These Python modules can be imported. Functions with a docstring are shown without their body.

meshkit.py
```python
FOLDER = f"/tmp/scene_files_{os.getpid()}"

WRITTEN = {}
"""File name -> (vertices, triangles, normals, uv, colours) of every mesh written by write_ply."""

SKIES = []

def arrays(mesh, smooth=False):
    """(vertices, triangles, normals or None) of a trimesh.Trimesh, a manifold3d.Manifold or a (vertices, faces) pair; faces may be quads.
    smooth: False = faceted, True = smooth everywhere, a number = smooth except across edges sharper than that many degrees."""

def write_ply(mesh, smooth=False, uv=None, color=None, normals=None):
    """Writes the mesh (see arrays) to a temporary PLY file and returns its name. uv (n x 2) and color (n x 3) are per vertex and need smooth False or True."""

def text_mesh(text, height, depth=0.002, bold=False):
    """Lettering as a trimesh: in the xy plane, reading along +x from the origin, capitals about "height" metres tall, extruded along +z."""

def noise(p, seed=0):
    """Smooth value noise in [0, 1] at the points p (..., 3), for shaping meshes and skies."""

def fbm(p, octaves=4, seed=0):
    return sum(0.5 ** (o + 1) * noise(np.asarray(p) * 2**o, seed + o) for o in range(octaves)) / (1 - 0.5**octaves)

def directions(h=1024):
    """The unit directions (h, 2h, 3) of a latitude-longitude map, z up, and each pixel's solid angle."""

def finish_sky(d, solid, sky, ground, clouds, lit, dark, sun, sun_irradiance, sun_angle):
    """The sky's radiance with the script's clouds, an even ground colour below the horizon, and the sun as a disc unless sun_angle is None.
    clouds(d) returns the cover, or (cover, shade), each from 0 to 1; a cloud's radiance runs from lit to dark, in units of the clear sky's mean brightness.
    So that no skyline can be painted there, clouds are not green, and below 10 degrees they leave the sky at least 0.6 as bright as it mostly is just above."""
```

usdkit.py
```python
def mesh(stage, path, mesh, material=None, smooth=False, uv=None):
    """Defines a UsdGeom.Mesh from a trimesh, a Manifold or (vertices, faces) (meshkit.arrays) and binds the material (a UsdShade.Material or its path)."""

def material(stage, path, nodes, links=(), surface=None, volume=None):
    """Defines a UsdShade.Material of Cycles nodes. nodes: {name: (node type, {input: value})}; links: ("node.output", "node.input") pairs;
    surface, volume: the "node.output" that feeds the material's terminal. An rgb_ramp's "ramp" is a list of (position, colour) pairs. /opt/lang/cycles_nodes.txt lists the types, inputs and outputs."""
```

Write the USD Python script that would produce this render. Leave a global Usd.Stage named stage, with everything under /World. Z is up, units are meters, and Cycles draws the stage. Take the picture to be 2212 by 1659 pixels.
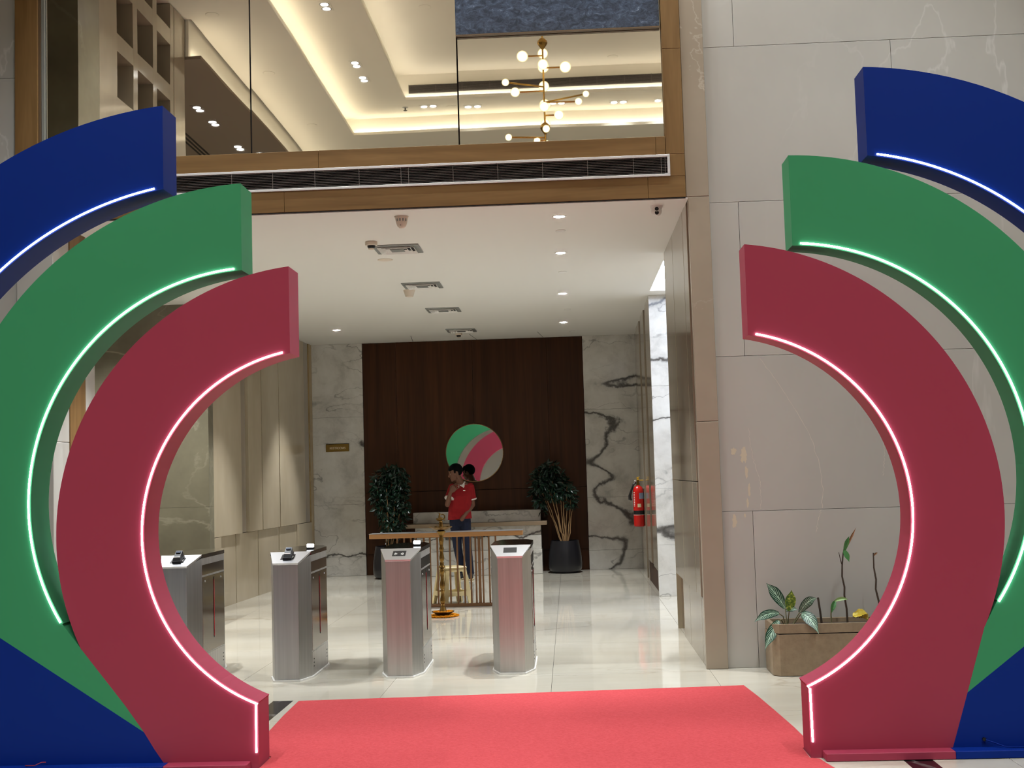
import math, random
import numpy as np
import trimesh, manifold3d as mf
from shapely.geometry import Polygon, Point, box as sbox
from shapely.ops import unary_union
from pxr import Gf, Sdf, Usd, UsdGeom, UsdLux, UsdShade
import usdkit, meshkit

stage = Usd.Stage.CreateInMemory()
UsdGeom.SetStageUpAxis(stage, UsdGeom.Tokens.z)
UsdGeom.SetStageMetersPerUnit(stage, 1.0)
UsdGeom.Xform.Define(stage, '/World')
rng = np.random.default_rng(7)

# ------------------------------------------------------------------ camera, lights, exposure
EXPOSURE = 0.26
F_PX, YAW, PITCH, ROLL, EYE = 2717.559, -0.0435250, 0.0700735, -0.0295600, (0.0, 0.0, 1.55)
_f = np.array([math.sin(YAW) * math.cos(PITCH), math.cos(YAW) * math.cos(PITCH), math.sin(PITCH)])
_r = np.array([math.cos(YAW), -math.sin(YAW), 0.0])
_u = np.cross(_r, _f)
_c, _s = math.cos(ROLL), math.sin(ROLL)
_r, _u = _c * _r + _s * _u, -_s * _r + _c * _u
cam = UsdGeom.Camera.Define(stage, '/World/Camera')
cam.CreateHorizontalApertureAttr(36.0)
cam.CreateVerticalApertureAttr(27.0)
cam.CreateFocalLengthAttr(36.0 * F_PX / 2212)
cam.CreateClippingRangeAttr(Gf.Vec2f(0.05, 1000))
cam.CreateExposureAttr(EXPOSURE)
M4 = Gf.Matrix4d(*[float(x) for x in (*_r, 0, *_u, 0, *(-_f), 0, *EYE, 1)])
cam.AddTransformOp().Set(M4)

# the lobby in front of the opening: paired downlights in the stepped ceiling; the corridor: two rows of downlights and a skylight
LOBBY_SPOTS = ([(-2.94, y) for y in (1.02, 1.70, 4.0, 4.7, 6.9, 7.6)] + [(2.94, y) for y in (1.02, 1.70, 4.0, 4.7, 6.9, 7.6)]
               + [(-2.13, -.60), (-1.40, -.72), (0.0, -.72), (1.02, -.78), (1.75, -.78)]
               + [(x, 9.36) for x in (-2.13, -1.3, -.42, .42, 1.3, 2.13)])
LOBBY_Z = 7.62
SIDE_SPOTS = [(-5.04, 2.5), (-5.03, 1.76), (-5.03, .39), (-4.85, -.1)]
HALL_SPOTS = [(-0.017, y) for y in (10.38, 12.14, 14.97, 17.89)] + [(-3.285, y) for y in (10.38, 12.14, 14.97, 17.89)]
HC = 3.668
RECESS_SPOT = (-5.1, 13.2)
LOBBY_POWER, SIDE_POWER, HALL_POWER, SKY_POWER, COVE_POWER, NEON_POWER = 8200.0, 800.0, 4100.0, 9.0, 11.0, 7.5
LOBBY_CONE, HALL_CONE = 52.0, 34.0
UsdGeom.Scope.Define(stage, '/World/Lights')


def disk(name, x, y, z, radius, power, color, cone=None):
    l = UsdLux.SphereLight.Define(stage, f'/World/Lights/{name}')
    l.CreateRadiusAttr(radius)
    l.CreateIntensityAttr(power)
    l.CreateColorAttr(Gf.Vec3f(*color))
    if cone:
        s = UsdLux.ShapingAPI.Apply(l.GetPrim())
        s.CreateShapingConeAngleAttr(cone)
        s.CreateShapingConeSoftnessAttr(0.6)
    UsdGeom.Xformable(l).AddTranslateOp().Set(Gf.Vec3d(x, y, z))


for i, (x, y) in enumerate(LOBBY_SPOTS):
    for k, d in enumerate((-.075, .075)):
        disk(f'lobby_lamp_{2 * i + k:03d}', x + d * (y < 0 or y > 9), y + d * (0 <= y <= 9), LOBBY_Z - .03, .03, LOBBY_POWER / 2 * (.50 if y > 9 else .70), (1, 1.08, 1.13), LOBBY_CONE)
for i, (x, y) in enumerate(SIDE_SPOTS):
    for k, d in enumerate((-.075, .075)):
        disk(f'side_lamp_{2 * i + k:03d}', x, y + d, 6.8 - .03, .03, SIDE_POWER / 2, (1, 1, 1), LOBBY_CONE)
for i, (x, y) in enumerate(HALL_SPOTS):
    disk(f'hall_lamp_{i:03d}', x, y, HC - .012, .045, HALL_POWER, (1, 1.04, 1.06), HALL_CONE)
disk('recess_lamp', *RECESS_SPOT, HC - .012, .045, HALL_POWER * .9, (1, 1.02, 1.0), 70.0)

# ------------------------------------------------------------------ materials
LOOKS = '/World/Looks'
UsdGeom.Scope.Define(stage, LOOKS)


def lin(c):
    c = np.asarray(c, float) / 255.0
    return tuple(np.where(c <= .04045, c / 12.92, ((c + .055) / 1.055) ** 2.4))


def plain(name, rgb, rough=.5, metal=0.0, spec=.5, **kw):
    return usdkit.material(stage, f'{LOOKS}/{name}', {'p': ('principled_bsdf', dict(base_color=lin(rgb), roughness=rough, metallic=metal, specular_ior_level=spec, **kw))}, surface='p.BSDF')


def glow(name, rgb, strength):
    return usdkit.material(stage, f'{LOOKS}/{name}', {'e': ('emission', dict(color=lin(rgb), strength=strength))}, surface='e.emission')


def grained(name, stops, scale, stretch=(1, 1, 1), rough=.5, metal=0.0, spec=.5, detail=4, distortion=0.0, bump=0.0, vary=0.0, coat=0.0, aniso=0.0):
    """Colour from stretched noise; stops = [(pos, rgb255)]; vary = tone change from one object to the next."""
    nodes = {'g': ('geometry', {}), 'm': ('mapping', dict(scale=stretch)), 'n': ('noise_texture', dict(scale=scale, detail=detail, roughness=.6, distortion=distortion)),
             'r': ('rgb_ramp', {'ramp': [(a, lin(c)) for a, c in stops]}), 'p': ('principled_bsdf', dict(roughness=rough, metallic=metal, specular_ior_level=spec, coat_weight=coat, coat_roughness=.05, anisotropic=aniso))}
    links = [('g.position', 'm.vector'), ('m.vector', 'n.vector'), ('n.fac', 'r.fac')]
    col = 'r.color'
    if vary:
        nodes['o'] = ('object_info', {})
        nodes['v'] = ('map_range', dict(from_min=0, from_max=1, to_min=1 - vary, to_max=1 + vary))
        nodes['h'] = ('hsv', dict(hue=.5, saturation=1, fac=1))
        links += [('o.random', 'v.value'), ('v.result', 'h.value'), (col, 'h.color')]
        col = 'h.color'
    links.append((col, 'p.base_color'))
    if bump:
        nodes['b'] = ('bump', dict(strength=.4, distance=bump))
        links += [('n.fac', 'b.height'), ('b.normal', 'p.normal')]
    return usdkit.material(stage, f'{LOOKS}/{name}', nodes, links, surface='p.BSDF')


def marble(name, base, cloud, vein, scale, width, rough=.2, vein2=None, vary=.03, spec=.5, stretch=(1, 1, 1), turn=(0, 0, 0)):
    """Stone with clouds and thin ridge veins (|noise - 0.5| near 0)."""
    nodes = {'g': ('geometry', {}), 'o': ('object_info', {}), 'sh': ('vector_math', dict(math_type='multiply_add', vector2=(0.0, 0.0, 0.0))),
             'm': ('mapping', dict(scale=stretch, rotation=turn)), 'n': ('noise_texture', dict(scale=scale, detail=7, roughness=.55, distortion=.5)),
             's': ('math', dict(math_type='subtract', value2=.5)), 'a': ('math', dict(math_type='absolute')),
             'r': ('rgb_ramp', {'ramp': [(0, (1, 1, 1)), (width * .5, (.55, .55, .55)), (width, (0, 0, 0)), (1, (0, 0, 0))]}),
             'n3': ('noise_texture', dict(scale=scale * .8, detail=3)), 'r3': ('rgb_ramp', {'ramp': [(.42, (0, 0, 0)), (.62, (1, 1, 1))]}),
             'mm': ('mix', dict(mix_type='multiply', fac=1.0)),
             'n2': ('noise_texture', dict(scale=scale * 1.7, detail=6, roughness=.6)), 'r2': ('rgb_ramp', {'ramp': [(.3, lin(cloud)), (.65, lin(base))]}),
             'x': ('mix', dict(mix_type='mix', color2=lin(vein))), 'v': ('map_range', dict(from_min=0, from_max=1, to_min=1 - vary, to_max=1 + vary)), 'h': ('hsv', dict(hue=.5, saturation=1, fac=1)),
             'p': ('principled_bsdf', dict(roughness=rough, specular_ior_level=spec))}
    links = [('g.position', 'm.vector'), ('m.vector', 'n.vector'), ('n.fac', 's.value1'), ('s.value', 'a.value1'), ('a.value', 'r.fac'), ('m.vector', 'n2.vector'), ('n2.fac', 'r2.fac'),
             ('m.vector', 'n3.vector'), ('n3.fac', 'r3.fac'), ('r.color', 'mm.color1'), ('r3.color', 'mm.color2'), ('mm.color', 'x.fac'), ('r2.color', 'x.color1'),
             ('o.random', 'v.value'), ('v.result', 'h.value'), ('x.color', 'h.color'), ('h.color', 'p.base_color')]
    del nodes['sh']
    return usdkit.material(stage, f'{LOOKS}/{name}', nodes, links, surface='p.BSDF')


def veined(name):
    """White marble: long diagonal grey veins (contours of a warped noise), finer ones between, faint clouds."""
    n = {'g': ('geometry', {}), 'w': ('noise_texture', dict(scale=1.6, detail=5, roughness=.6)), 'wc': ('vector_math', dict(math_type='multiply_add', vector2=(.42, .42, .42))),
         'm': ('mapping', dict(rotation=(.0, .62, .0), scale=(.42, .7, 1.25))), 'm2': ('mapping', dict(rotation=(.0, -.5, .3), scale=(.5, .7, 1.3))), 'p': ('principled_bsdf', dict(roughness=.15)),
         'n': ('noise_texture', dict(scale=.75, detail=1.5, roughness=.4)), 's': ('math', dict(math_type='subtract', value2=.5)), 'a': ('math', dict(math_type='absolute')), 'r': ('rgb_ramp', {'ramp': [(0, (1, 1, 1)), (.004, (.85, .85, .85)), (.010, (.12, .12, .12)), (.03, (0, 0, 0)), (1, (0, 0, 0))]}),
         'n2': ('noise_texture', dict(scale=2.1, detail=2, roughness=.5)), 's2': ('math', dict(math_type='subtract', value2=.46)), 'a2': ('math', dict(math_type='absolute')), 'r2': ('rgb_ramp', {'ramp': [(0, (.55, .55, .55)), (.006, (.3, .3, .3)), (.012, (0, 0, 0)), (1, (0, 0, 0))]}),
         'k': ('noise_texture', dict(scale=1.1, detail=2)), 'kr': ('rgb_ramp', {'ramp': [(.38, (.15, .15, .15)), (.6, (1, 1, 1))]}), 'mu': ('mix', dict(mix_type='multiply', fac=1.0)), 'ad': ('mix', dict(mix_type='lighten', fac=1.0)),
         'c': ('noise_texture', dict(scale=2.4, detail=6, roughness=.65)), 'cr': ('rgb_ramp', {'ramp': [(.3, lin((176, 173, 166))), (.5, lin((204, 201, 194))), (.7, lin((216, 214, 208)))]}), 'x': ('mix', dict(color2=lin((72, 69, 66))))}
    l = [('g.position', 'w.vector'), ('w.color', 'wc.vector1'), ('g.position', 'wc.vector3'), ('wc.vector', 'm.vector'), ('wc.vector', 'm2.vector'), ('m.vector', 'n.vector'), ('n.fac', 's.value1'), ('s.value', 'a.value1'), ('a.value', 'r.fac'),
         ('m2.vector', 'n2.vector'), ('n2.fac', 's2.value1'), ('s2.value', 'a2.value1'), ('a2.value', 'r2.fac'), ('g.position', 'k.vector'), ('k.fac', 'kr.fac'), ('r2.color', 'mu.color1'), ('kr.color', 'mu.color2'),
         ('r.color', 'ad.color1'), ('mu.color', 'ad.color2'), ('wc.vector', 'c.vector'), ('c.fac', 'cr.fac'), ('cr.color', 'x.color1'), ('ad.color', 'x.fac'), ('x.color', 'p.base_color')]
    return usdkit.material(stage, f'{LOOKS}/{name}', n, l, surface='p.BSDF')


MAT = dict(
    red=plain('arch_red', (158, 53, 76), .55, spec=.3), green=plain('arch_green', (55, 146, 97), .55, spec=.3), blue=plain('arch_blue', (2, 39, 127), .55, spec=.15),
    neon=glow('neon_white', (245, 252, 255), NEON_POWER),
    carpet=grained('carpet_red', [(.3, (180, 66, 70)), (.7, (194, 78, 82))], 60, rough=.95, spec=.1, bump=.002),
    floor=marble('floor_marble', (208, 202, 187), (193, 185, 168), (170, 158, 138), .4, .006, rough=.055, vary=.035, spec=.75, stretch=(.5, 1.6, 1)),
    inlay=marble('floor_inlay_black', (22, 20, 22), (14, 13, 15), (190, 185, 180), 1.2, .012, rough=.1, vary=0),
    stone=marble('wall_stone', (188, 184, 176), (175, 171, 164), (203, 199, 193), .30, .0022, rough=.33, vary=.03, stretch=(1, 1, .6)),
    pier=marble('pier_stone', (166, 152, 134), (152, 138, 121), (192, 180, 164), .5, .003, rough=.28, vary=.02),
    white_marble=veined('white_marble'),
    grey_stone=marble('recess_stone', (128, 122, 102), (104, 98, 82), (156, 150, 130), .7, .012, rough=.25),
    tan_stone=marble('tan_stone', (172, 148, 104), (152, 128, 88), (190, 168, 124), .9, .012, rough=.25),
    oak=grained('oak_trim', [(.3, (106, 78, 44)), (.5, (122, 92, 54)), (.7, (136, 105, 65))], 9, (1, 1, .08), rough=.5, spec=.25, bump=.0005, vary=.04, distortion=.4),
    oak_h=grained('oak_trim_lengthwise', [(.3, (106, 78, 44)), (.5, (122, 92, 54)), (.7, (136, 105, 65))], 9, (.08, 1, 1), rough=.5, spec=.25, bump=.0005, vary=.04, distortion=.4),
    walnut=grained('walnut_panel', [(.3, (46, 24, 9)), (.5, (60, 33, 14)), (.72, (74, 42, 20))], 10, (1, 1, .05), rough=.5, spec=.2, bump=.0004, vary=.08, distortion=.3),
    tan_panel=grained('glossy_tan_panel', [(.3, (166, 152, 128)), (.7, (184, 170, 146))], 1.4, (1, 1, .5), rough=.14, vary=.05, spec=.6),
    tan_panel_dark=grained('glossy_taupe_panel', [(.3, (146, 134, 118)), (.7, (160, 148, 130))], 1.4, (1, 1, .5), rough=.1, vary=.04, spec=.8),
    bronze=grained('bronze_panel', [(.3, (98, 80, 62)), (.7, (112, 92, 72))], 2, (1, 1, .3), rough=.12, vary=.05, spec=.8),
    dark_gap=plain('shadow_gap', (34, 28, 24), .7),
    ceil=plain('ceiling_paint', (224, 221, 214), .8, spec=.2), cream=plain('lobby_ceiling_paint', (228, 224, 212), .8, spec=.2), umber=plain('soffit_paint', (140, 126, 112), .75, spec=.2),
    cove=glow('cove_strip', (255, 247, 228), COVE_POWER), cove_white=glow('cove_strip_white', (255, 249, 238), COVE_POWER * .8),
    lens=glow('lamp_lens', (250, 252, 255), 14), black=plain('black_plastic', (16, 16, 18), .35), white=plain('white_plastic', (225, 222, 216), .4), ivory=plain('ivory_plastic', (214, 200, 182), .45),
    sky=glow('skylight_panel', (222, 234, 255), SKY_POWER),
    mirror=plain('mirror_silver', (232, 226, 214), .012, metal=1.0), round_mirror=plain('round_mirror_silver', (235, 235, 232), .01, metal=1.0),
    steel=grained('brushed_steel', [(.35, (184, 183, 181)), (.65, (198, 197, 195))], 30, (1, 1, .02), rough=.42, metal=1.0), steel_dark=plain('polished_steel', (122, 116, 108), .12, metal=1.0),
    steel_light=plain('satin_steel', (205, 205, 208), .34, metal=1.0), alu=plain('white_powder_coat', (214, 211, 208), .45), grey_frame=plain('grey_metal', (150, 152, 148), .4, metal=.4),
    brass=grained('aged_brass', [(.3, (104, 78, 38)), (.7, (142, 110, 60))], 22, rough=.32, metal=1.0), gold=plain('gold_metal', (190, 150, 80), .25, metal=1.0),
    slat=plain('grille_slat', (104, 96, 92), .45, metal=.3),
    rail_oak=grained('rail_oak', [(.3, (150, 106, 62)), (.7, (172, 124, 76))], 12, (.1, 1, 1), rough=.35), bar_brown=plain('bar_brown_metal', (122, 88, 58), .4, metal=.3),
    taupe_wood=grained('taupe_wood', [(.3, (132, 112, 90)), (.7, (150, 130, 106))], 10, (.1, 1, 1), rough=.4), bronze_metal=plain('bronze_metal', (150, 118, 84), .3, metal=1.0),
    sign_gold=plain('sign_gold', (132, 104, 44), .38, metal=.6), sign_text=plain('sign_text', (214, 200, 168), .5), pot_black=plain('pot_black', (20, 21, 28), .35), soil=grained('soil', [(.3, (46, 36, 28)), (.7, (70, 56, 42))], 40, rough=.95),
    leaf_dark=usdkit.material(stage, f'{LOOKS}/shrub_leaf', {'g': ('geometry', {}), 'r': ('rgb_ramp', {'ramp': [(0, lin((18, 42, 28))), (.6, lin((34, 70, 46))), (1, lin((70, 112, 82)))]}), 'p': ('principled_bsdf', dict(roughness=.32))}, [('g.random_per_island', 'r.fac'), ('r.color', 'p.base_color')], surface='p.BSDF'),
    stem_tan=plain('stem_tan', (150, 118, 80), .7), cream_plastic=plain('cream_plastic', (206, 188, 140), .4), skin=plain('skin', (112, 74, 54), .6), hair=plain('hair_black', (5, 5, 5), .8, spec=.1), eye_white=plain('eye', (150, 140, 132), .3),
    polo_red=grained('polo_red', [(.3, (136, 6, 16)), (.7, (152, 10, 20))], 30, rough=.9), polo_white=plain('polo_white', (222, 216, 208), .85), denim=grained('denim', [(.3, (9, 15, 38)), (.7, (15, 25, 52))], 30, rough=.9), shoe_dark=plain('shoe_dark', (26, 24, 24), .6), sole_pale=plain('sole_pale', (198, 180, 140), .6),
    ext_red=plain('extinguisher_red', (190, 20, 16), .25), handle_yellow=plain('handle_yellow', (216, 170, 40), .4), label_blue=plain('label_blue', (128, 142, 170), .5), label_cream=plain('label_cream', (214, 200, 160), .5),
    planter_stone=grained('planter_stone', [(.3, (138, 118, 94)), (.7, (154, 134, 108))], 20, rough=.45), calathea_yellow=grained('calathea_yellow', [(.42, (56, 92, 16)), (.58, (120, 142, 44)), (.66, (190, 196, 90))], 60, rough=.4),
    stalk=plain('stalk', (122, 118, 84), .6), twig=plain('twig', (66, 52, 40), .8), leaf_fresh=plain('leaf_fresh', (66, 120, 62), .4), leaf_pale=plain('leaf_pale', (140, 172, 104), .5), dry_leaf=plain('dry_leaf', (140, 100, 66), .8), leaf_yellow=grained('leaf_yellow', [(.4, (214, 188, 62)), (.6, (226, 212, 110))], 40, rough=.6),
    dark_wood=plain('dark_rail_wood', (120, 84, 46), .35),
)

# ------------------------------------------------------------------ helpers
_names = {}


def path(parent, name):
    n = _names.get((parent, name), 0)
    _names[(parent, name)] = n + 1
    return f'{parent}/{name}' + (f'_{n:03d}' if n else '')


LOC = {}


def thing(name, label, cat=None, loc=(0, 0, 0), group=None, kind=None):
    p = path('/World', name)
    x = UsdGeom.Xform.Define(stage, p)
    if any(loc):
        x.AddTranslateOp().Set(Gf.Vec3d(*map(float, loc)))
    LOC[p] = np.asarray(loc, float)
    tag(p, label, cat, group, kind)
    return p


def tag(p, label=None, cat=None, group=None, kind=None):
    prim = stage.GetPrimAtPath(p)
    for k, v in (('label', label), ('category', cat), ('group', group), ('kind', kind)):
        if v:
            prim.SetCustomDataByKey(k, v)


def to_mesh(m):
    if isinstance(m, (list, tuple)) and m and not isinstance(m[0], np.ndarray):
        return trimesh.util.concatenate([to_mesh(k) for k in m])
    if hasattr(m, 'to_mesh'):
        q = m.to_mesh()
        return trimesh.Trimesh(q.vert_properties[:, :3], q.tri_verts, process=False)
    return m


def part(parent, name, mesh, mat, smooth=False, label=None, kind=None, uv=None):
    """One Mesh under a thing (or part); vertices are given in world coordinates and stored relative to the thing's base."""
    m = to_mesh(mesh)
    root = '/'.join(parent.split('/')[:3])
    off = LOC.get(root, np.zeros(3))
    v = np.asarray(m.vertices) - off
    p = path(parent, name)
    usdkit.mesh(stage, p, trimesh.Trimesh(v, m.faces, process=False), MAT[mat] if isinstance(mat, str) else mat, smooth=smooth, uv=uv)
    tag(p, label, None, None, kind)
    return p


def single(name, mesh, mat, label, cat=None, group=None, kind=None, smooth=False):
    p = part('/World', name, mesh, mat, smooth)
    tag(p, label, cat, group, kind)
    return p


def copy(src, loc, label, group=None, rotz=0.0):
    name = src.split('/')[-1]
    if name[-4:-3] == '_' and name[-3:].isdigit():
        name = name[:-4]
    p = path('/World', name)
    x = UsdGeom.Xform.Define(stage, p)
    x.GetPrim().GetReferences().AddInternalReference(src)
    x.GetPrim().SetInstanceable(True)
    x.ClearXformOpOrder()
    x.AddTranslateOp(opSuffix='place').Set(Gf.Vec3d(*map(float, loc)))
    if rotz:
        x.AddRotateZOp(opSuffix='turn').Set(rotz)
    tag(p, label, None, group)
    return p


def bx(x0, x1, y0, y1, z0, z1, c=0.0):
    """Box; c = chamfer."""
    if not c:
        m = trimesh.creation.box([x1 - x0, y1 - y0, z1 - z0])
        m.apply_translation([(x0 + x1) / 2, (y0 + y1) / 2, (z0 + z1) / 2])
        return m
    pts = []
    for sx, X in ((1, x0), (-1, x1)):
        for sy, Y in ((1, y0), (-1, y1)):
            for sz, Z in ((1, z0), (-1, z1)):
                pts += [(X, Y + sy * c, Z + sz * c), (X + sx * c, Y, Z + sz * c), (X + sx * c, Y + sy * c, Z)]
    return trimesh.convex.convex_hull(np.array(pts))


def lathe(profile, at=(0, 0, 0), n=28):
    """Solid of revolution round z; profile = [(r, z)] from bottom to top."""
    pr = np.array(profile, float)
    a = np.arange(n) * 2 * np.pi / n
    v = np.stack([pr[:, 0:1] * np.cos(a), pr[:, 0:1] * np.sin(a), np.repeat(pr[:, 1:2], n, 1)], -1).reshape(-1, 3)
    f = []
    for i in range(len(pr) - 1):
        for j in range(n):
            k = (j + 1) % n
            f += [(i * n + j, i * n + k, (i + 1) * n + k), (i * n + j, (i + 1) * n + k, (i + 1) * n + j)]
    v = np.vstack([v, [[0, 0, pr[0, 1]], [0, 0, pr[-1, 1]]]])
    b, t, L = len(v) - 2, len(v) - 1, (len(pr) - 1) * n
    for j in range(n):
        k = (j + 1) % n
        f += [(b, k, j), (t, L + j, L + k)]
    return trimesh.Trimesh(v + np.asarray(at, float), np.array(f), process=False)


def tube(points, radii, sides=8, closed=False):
    p = np.asarray(points, float)
    n = len(p)
    r = np.broadcast_to(np.asarray(radii, float), (n,))
    t = (np.roll(p, -1, 0) - np.roll(p, 1, 0)) if closed else np.gradient(p, axis=0)
    t /= np.linalg.norm(t, axis=1, keepdims=True) + 1e-12
    ref = np.array([0, 0, 1.0]) if abs(t[0, 2]) < .9 else np.array([1.0, 0, 0])
    a = np.zeros_like(p)
    a[0] = np.cross(t[0], ref)
    a[0] /= np.linalg.norm(a[0])
    for i in range(1, n):
        q = a[i - 1] - t[i] * (a[i - 1] @ t[i])
        a[i] = q / (np.linalg.norm(q) + 1e-12)
    b = np.cross(t, a)
    ang = np.arange(sides) * 2 * np.pi / sides
    v = (p[:, None] + r[:, None, None] * (np.cos(ang)[None, :, None] * a[:, None] + np.sin(ang)[None, :, None] * b[:, None])).reshape(-1, 3)
    f = []
    for i in range(n if closed else n - 1):
        i2 = (i + 1) % n
        for j in range(sides):
            k = (j + 1) % sides
            f += [(i * sides + j, i * sides + k, i2 * sides + k), (i * sides + j, i2 * sides + k, i2 * sides + j)]
    if not closed:
        v = np.vstack([v, p[:1], p[-1:]])
        for j in range(sides):
            k = (j + 1) % sides
            f += [(len(v) - 2, k, j), (len(v) - 1, (n - 1) * sides + j, (n - 1) * sides + k)]
    return trimesh.Trimesh(v, np.array(f), process=False)


def slab_xz(poly, y0, y1):
    """A polygon in x, z extruded from depth y0 (front) to y1."""
    out = []
    for g in getattr(poly, 'geoms', [poly]):
        m = trimesh.creation.extrude_polygon(g, y1 - y0, engine='earcut')
        v = np.array(m.vertices)
        m.vertices = np.stack([v[:, 0], y1 - v[:, 2], v[:, 1]], 1)
        out.append(m)
    return trimesh.util.concatenate(out)


def slab_xy(poly, z0, z1):
    m = trimesh.creation.extrude_polygon(poly, z1 - z0, engine='earcut')
    m.apply_translation([0, 0, z0])
    return m


def ball(c, r, sub=2, scale=(1, 1, 1)):
    m = trimesh.creation.icosphere(sub, r)
    m.vertices = np.array(m.vertices) * scale + np.asarray(c, float)
    return m


def struct(name, mesh=None, mat=None, label=None):
    """A piece of the setting: one Mesh, or an Xform whose children are its pieces."""
    if mesh is None:
        return thing(name, label or name.replace('_', ' '), kind='structure')
    p = part('/World', name, mesh, mat)
    tag(p, label, None, None, 'structure')
    return p


# ------------------------------------------------------------------ the setting
D1, D2 = 9.8575, 19.867

# floor: a bed with polished marble slabs on it, the near hall as one bed of larger slabs
fl = struct('floor', label='polished beige marble floor of large slabs')
part(fl, 'screed', bx(-7.5, 7.5, -6.5, 20.2, -.08, -.012), 'dark_gap')
PITCH_Y, PITCH_X, J = 1.655, 1.2, .0012
xs = np.arange(-7.5, 7.6, PITCH_X) + .12
y0 = 9.786 - 10 * PITCH_Y
INL = [(-2.126, -1.985, 5.2, 8.868), (1.683, 1.83, 5.2, 8.868)]
hole = unary_union([sbox(a, c, b, d).buffer(.001, join_style=2) for a, b, c, d in INL])
for j in range(17):
    for i in range(len(xs) - 1):
        x0, x1, ya, yb = xs[i] + J, xs[i + 1] - J, y0 + j * PITCH_Y + J, y0 + (j + 1) * PITCH_Y - J
        if yb < 3.0 or ya > 19.9:
            if yb < 3.0 and i == 0:
                part(fl, 'floor_slab', bx(-7.5, 7.5, ya, yb, -.012, 0), 'floor')
            continue
        t = sbox(x0, ya, x1, yb).difference(hole)
        for g in getattr(t, 'geoms', [t]):
            part(fl, 'floor_slab', slab_xy(g, -.012, 0), 'floor')
for a, b, c, d in INL:
    struct('floor_inlay', slab_xy(sbox(a, c, b, d), -.012, .0002), 'inlay', 'black marble strip set in the floor')

# stone cladding facing the camera on both sides of the opening
def clad(name, x_lo, x_hi, rows, joints, y, mat, label):
    w = struct(name, label=label)
    part(w, 'wall_core', bx(x_lo, x_hi, y + .03, y + .2, 0, rows[-1]), 'dark_gap')
    for k in range(len(rows) - 1):
        js = [x_lo] + [j for j in joints[k] if x_lo < j < x_hi] + [x_hi]
        for a, b in zip(js, js[1:]):
            part(w, 'stone_panel', bx(a + .0015, b - .0015, y, y + .028, rows[k] + .0015, rows[k + 1] - .0015, .001), mat)
    return w


ROWS = [0, 1.197, 2.403, 3.622, 4.872, 6.1, 7.3, 8.4]
clad('wall_right', 1.167, 7.5, ROWS, [(1.405, 3.85, 6.3), (2.64, 5.1), (1.395, 3.85, 6.3), (2.64, 5.1), (1.413, 3.85, 6.3), (2.64, 5.1), (1.4, 3.85)], D1, 'stone', 'beige stone clad wall right of the opening')
pr = struct('trim_1', label='pinkish stone pier at the right edge of the opening')
for a, b in ((0, 1.9), (1.9, 3.67)):
    part(pr, 'stone_panel', bx(1.0, 1.167, D1 - .035, D1 + .035, a + .001, b - .001, .004), 'pier')
part(pr, 'stone_panel', bx(.985, 1.167, D1 - .035, D1 + .035, 3.671, 5.4, .004), 'pier')
part(pr, 'stone_panel', bx(.985, 1.167, D1 - .035, D1 + .035, 5.402, 7.3, .004), 'pier')
clad('wall_left', -7.5, -4.39, ROWS, [(-5.2, -6.4)] * 7, D1, 'stone', 'beige stone clad wall left of the opening')
pl = struct('trim_2', label='stone pier at the left edge of the opening')
part(pl, 'stone_panel', bx(-4.388, -4.09, D1 - .02, D1 + .3, 0, 1.9, .004), 'stone')
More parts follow.
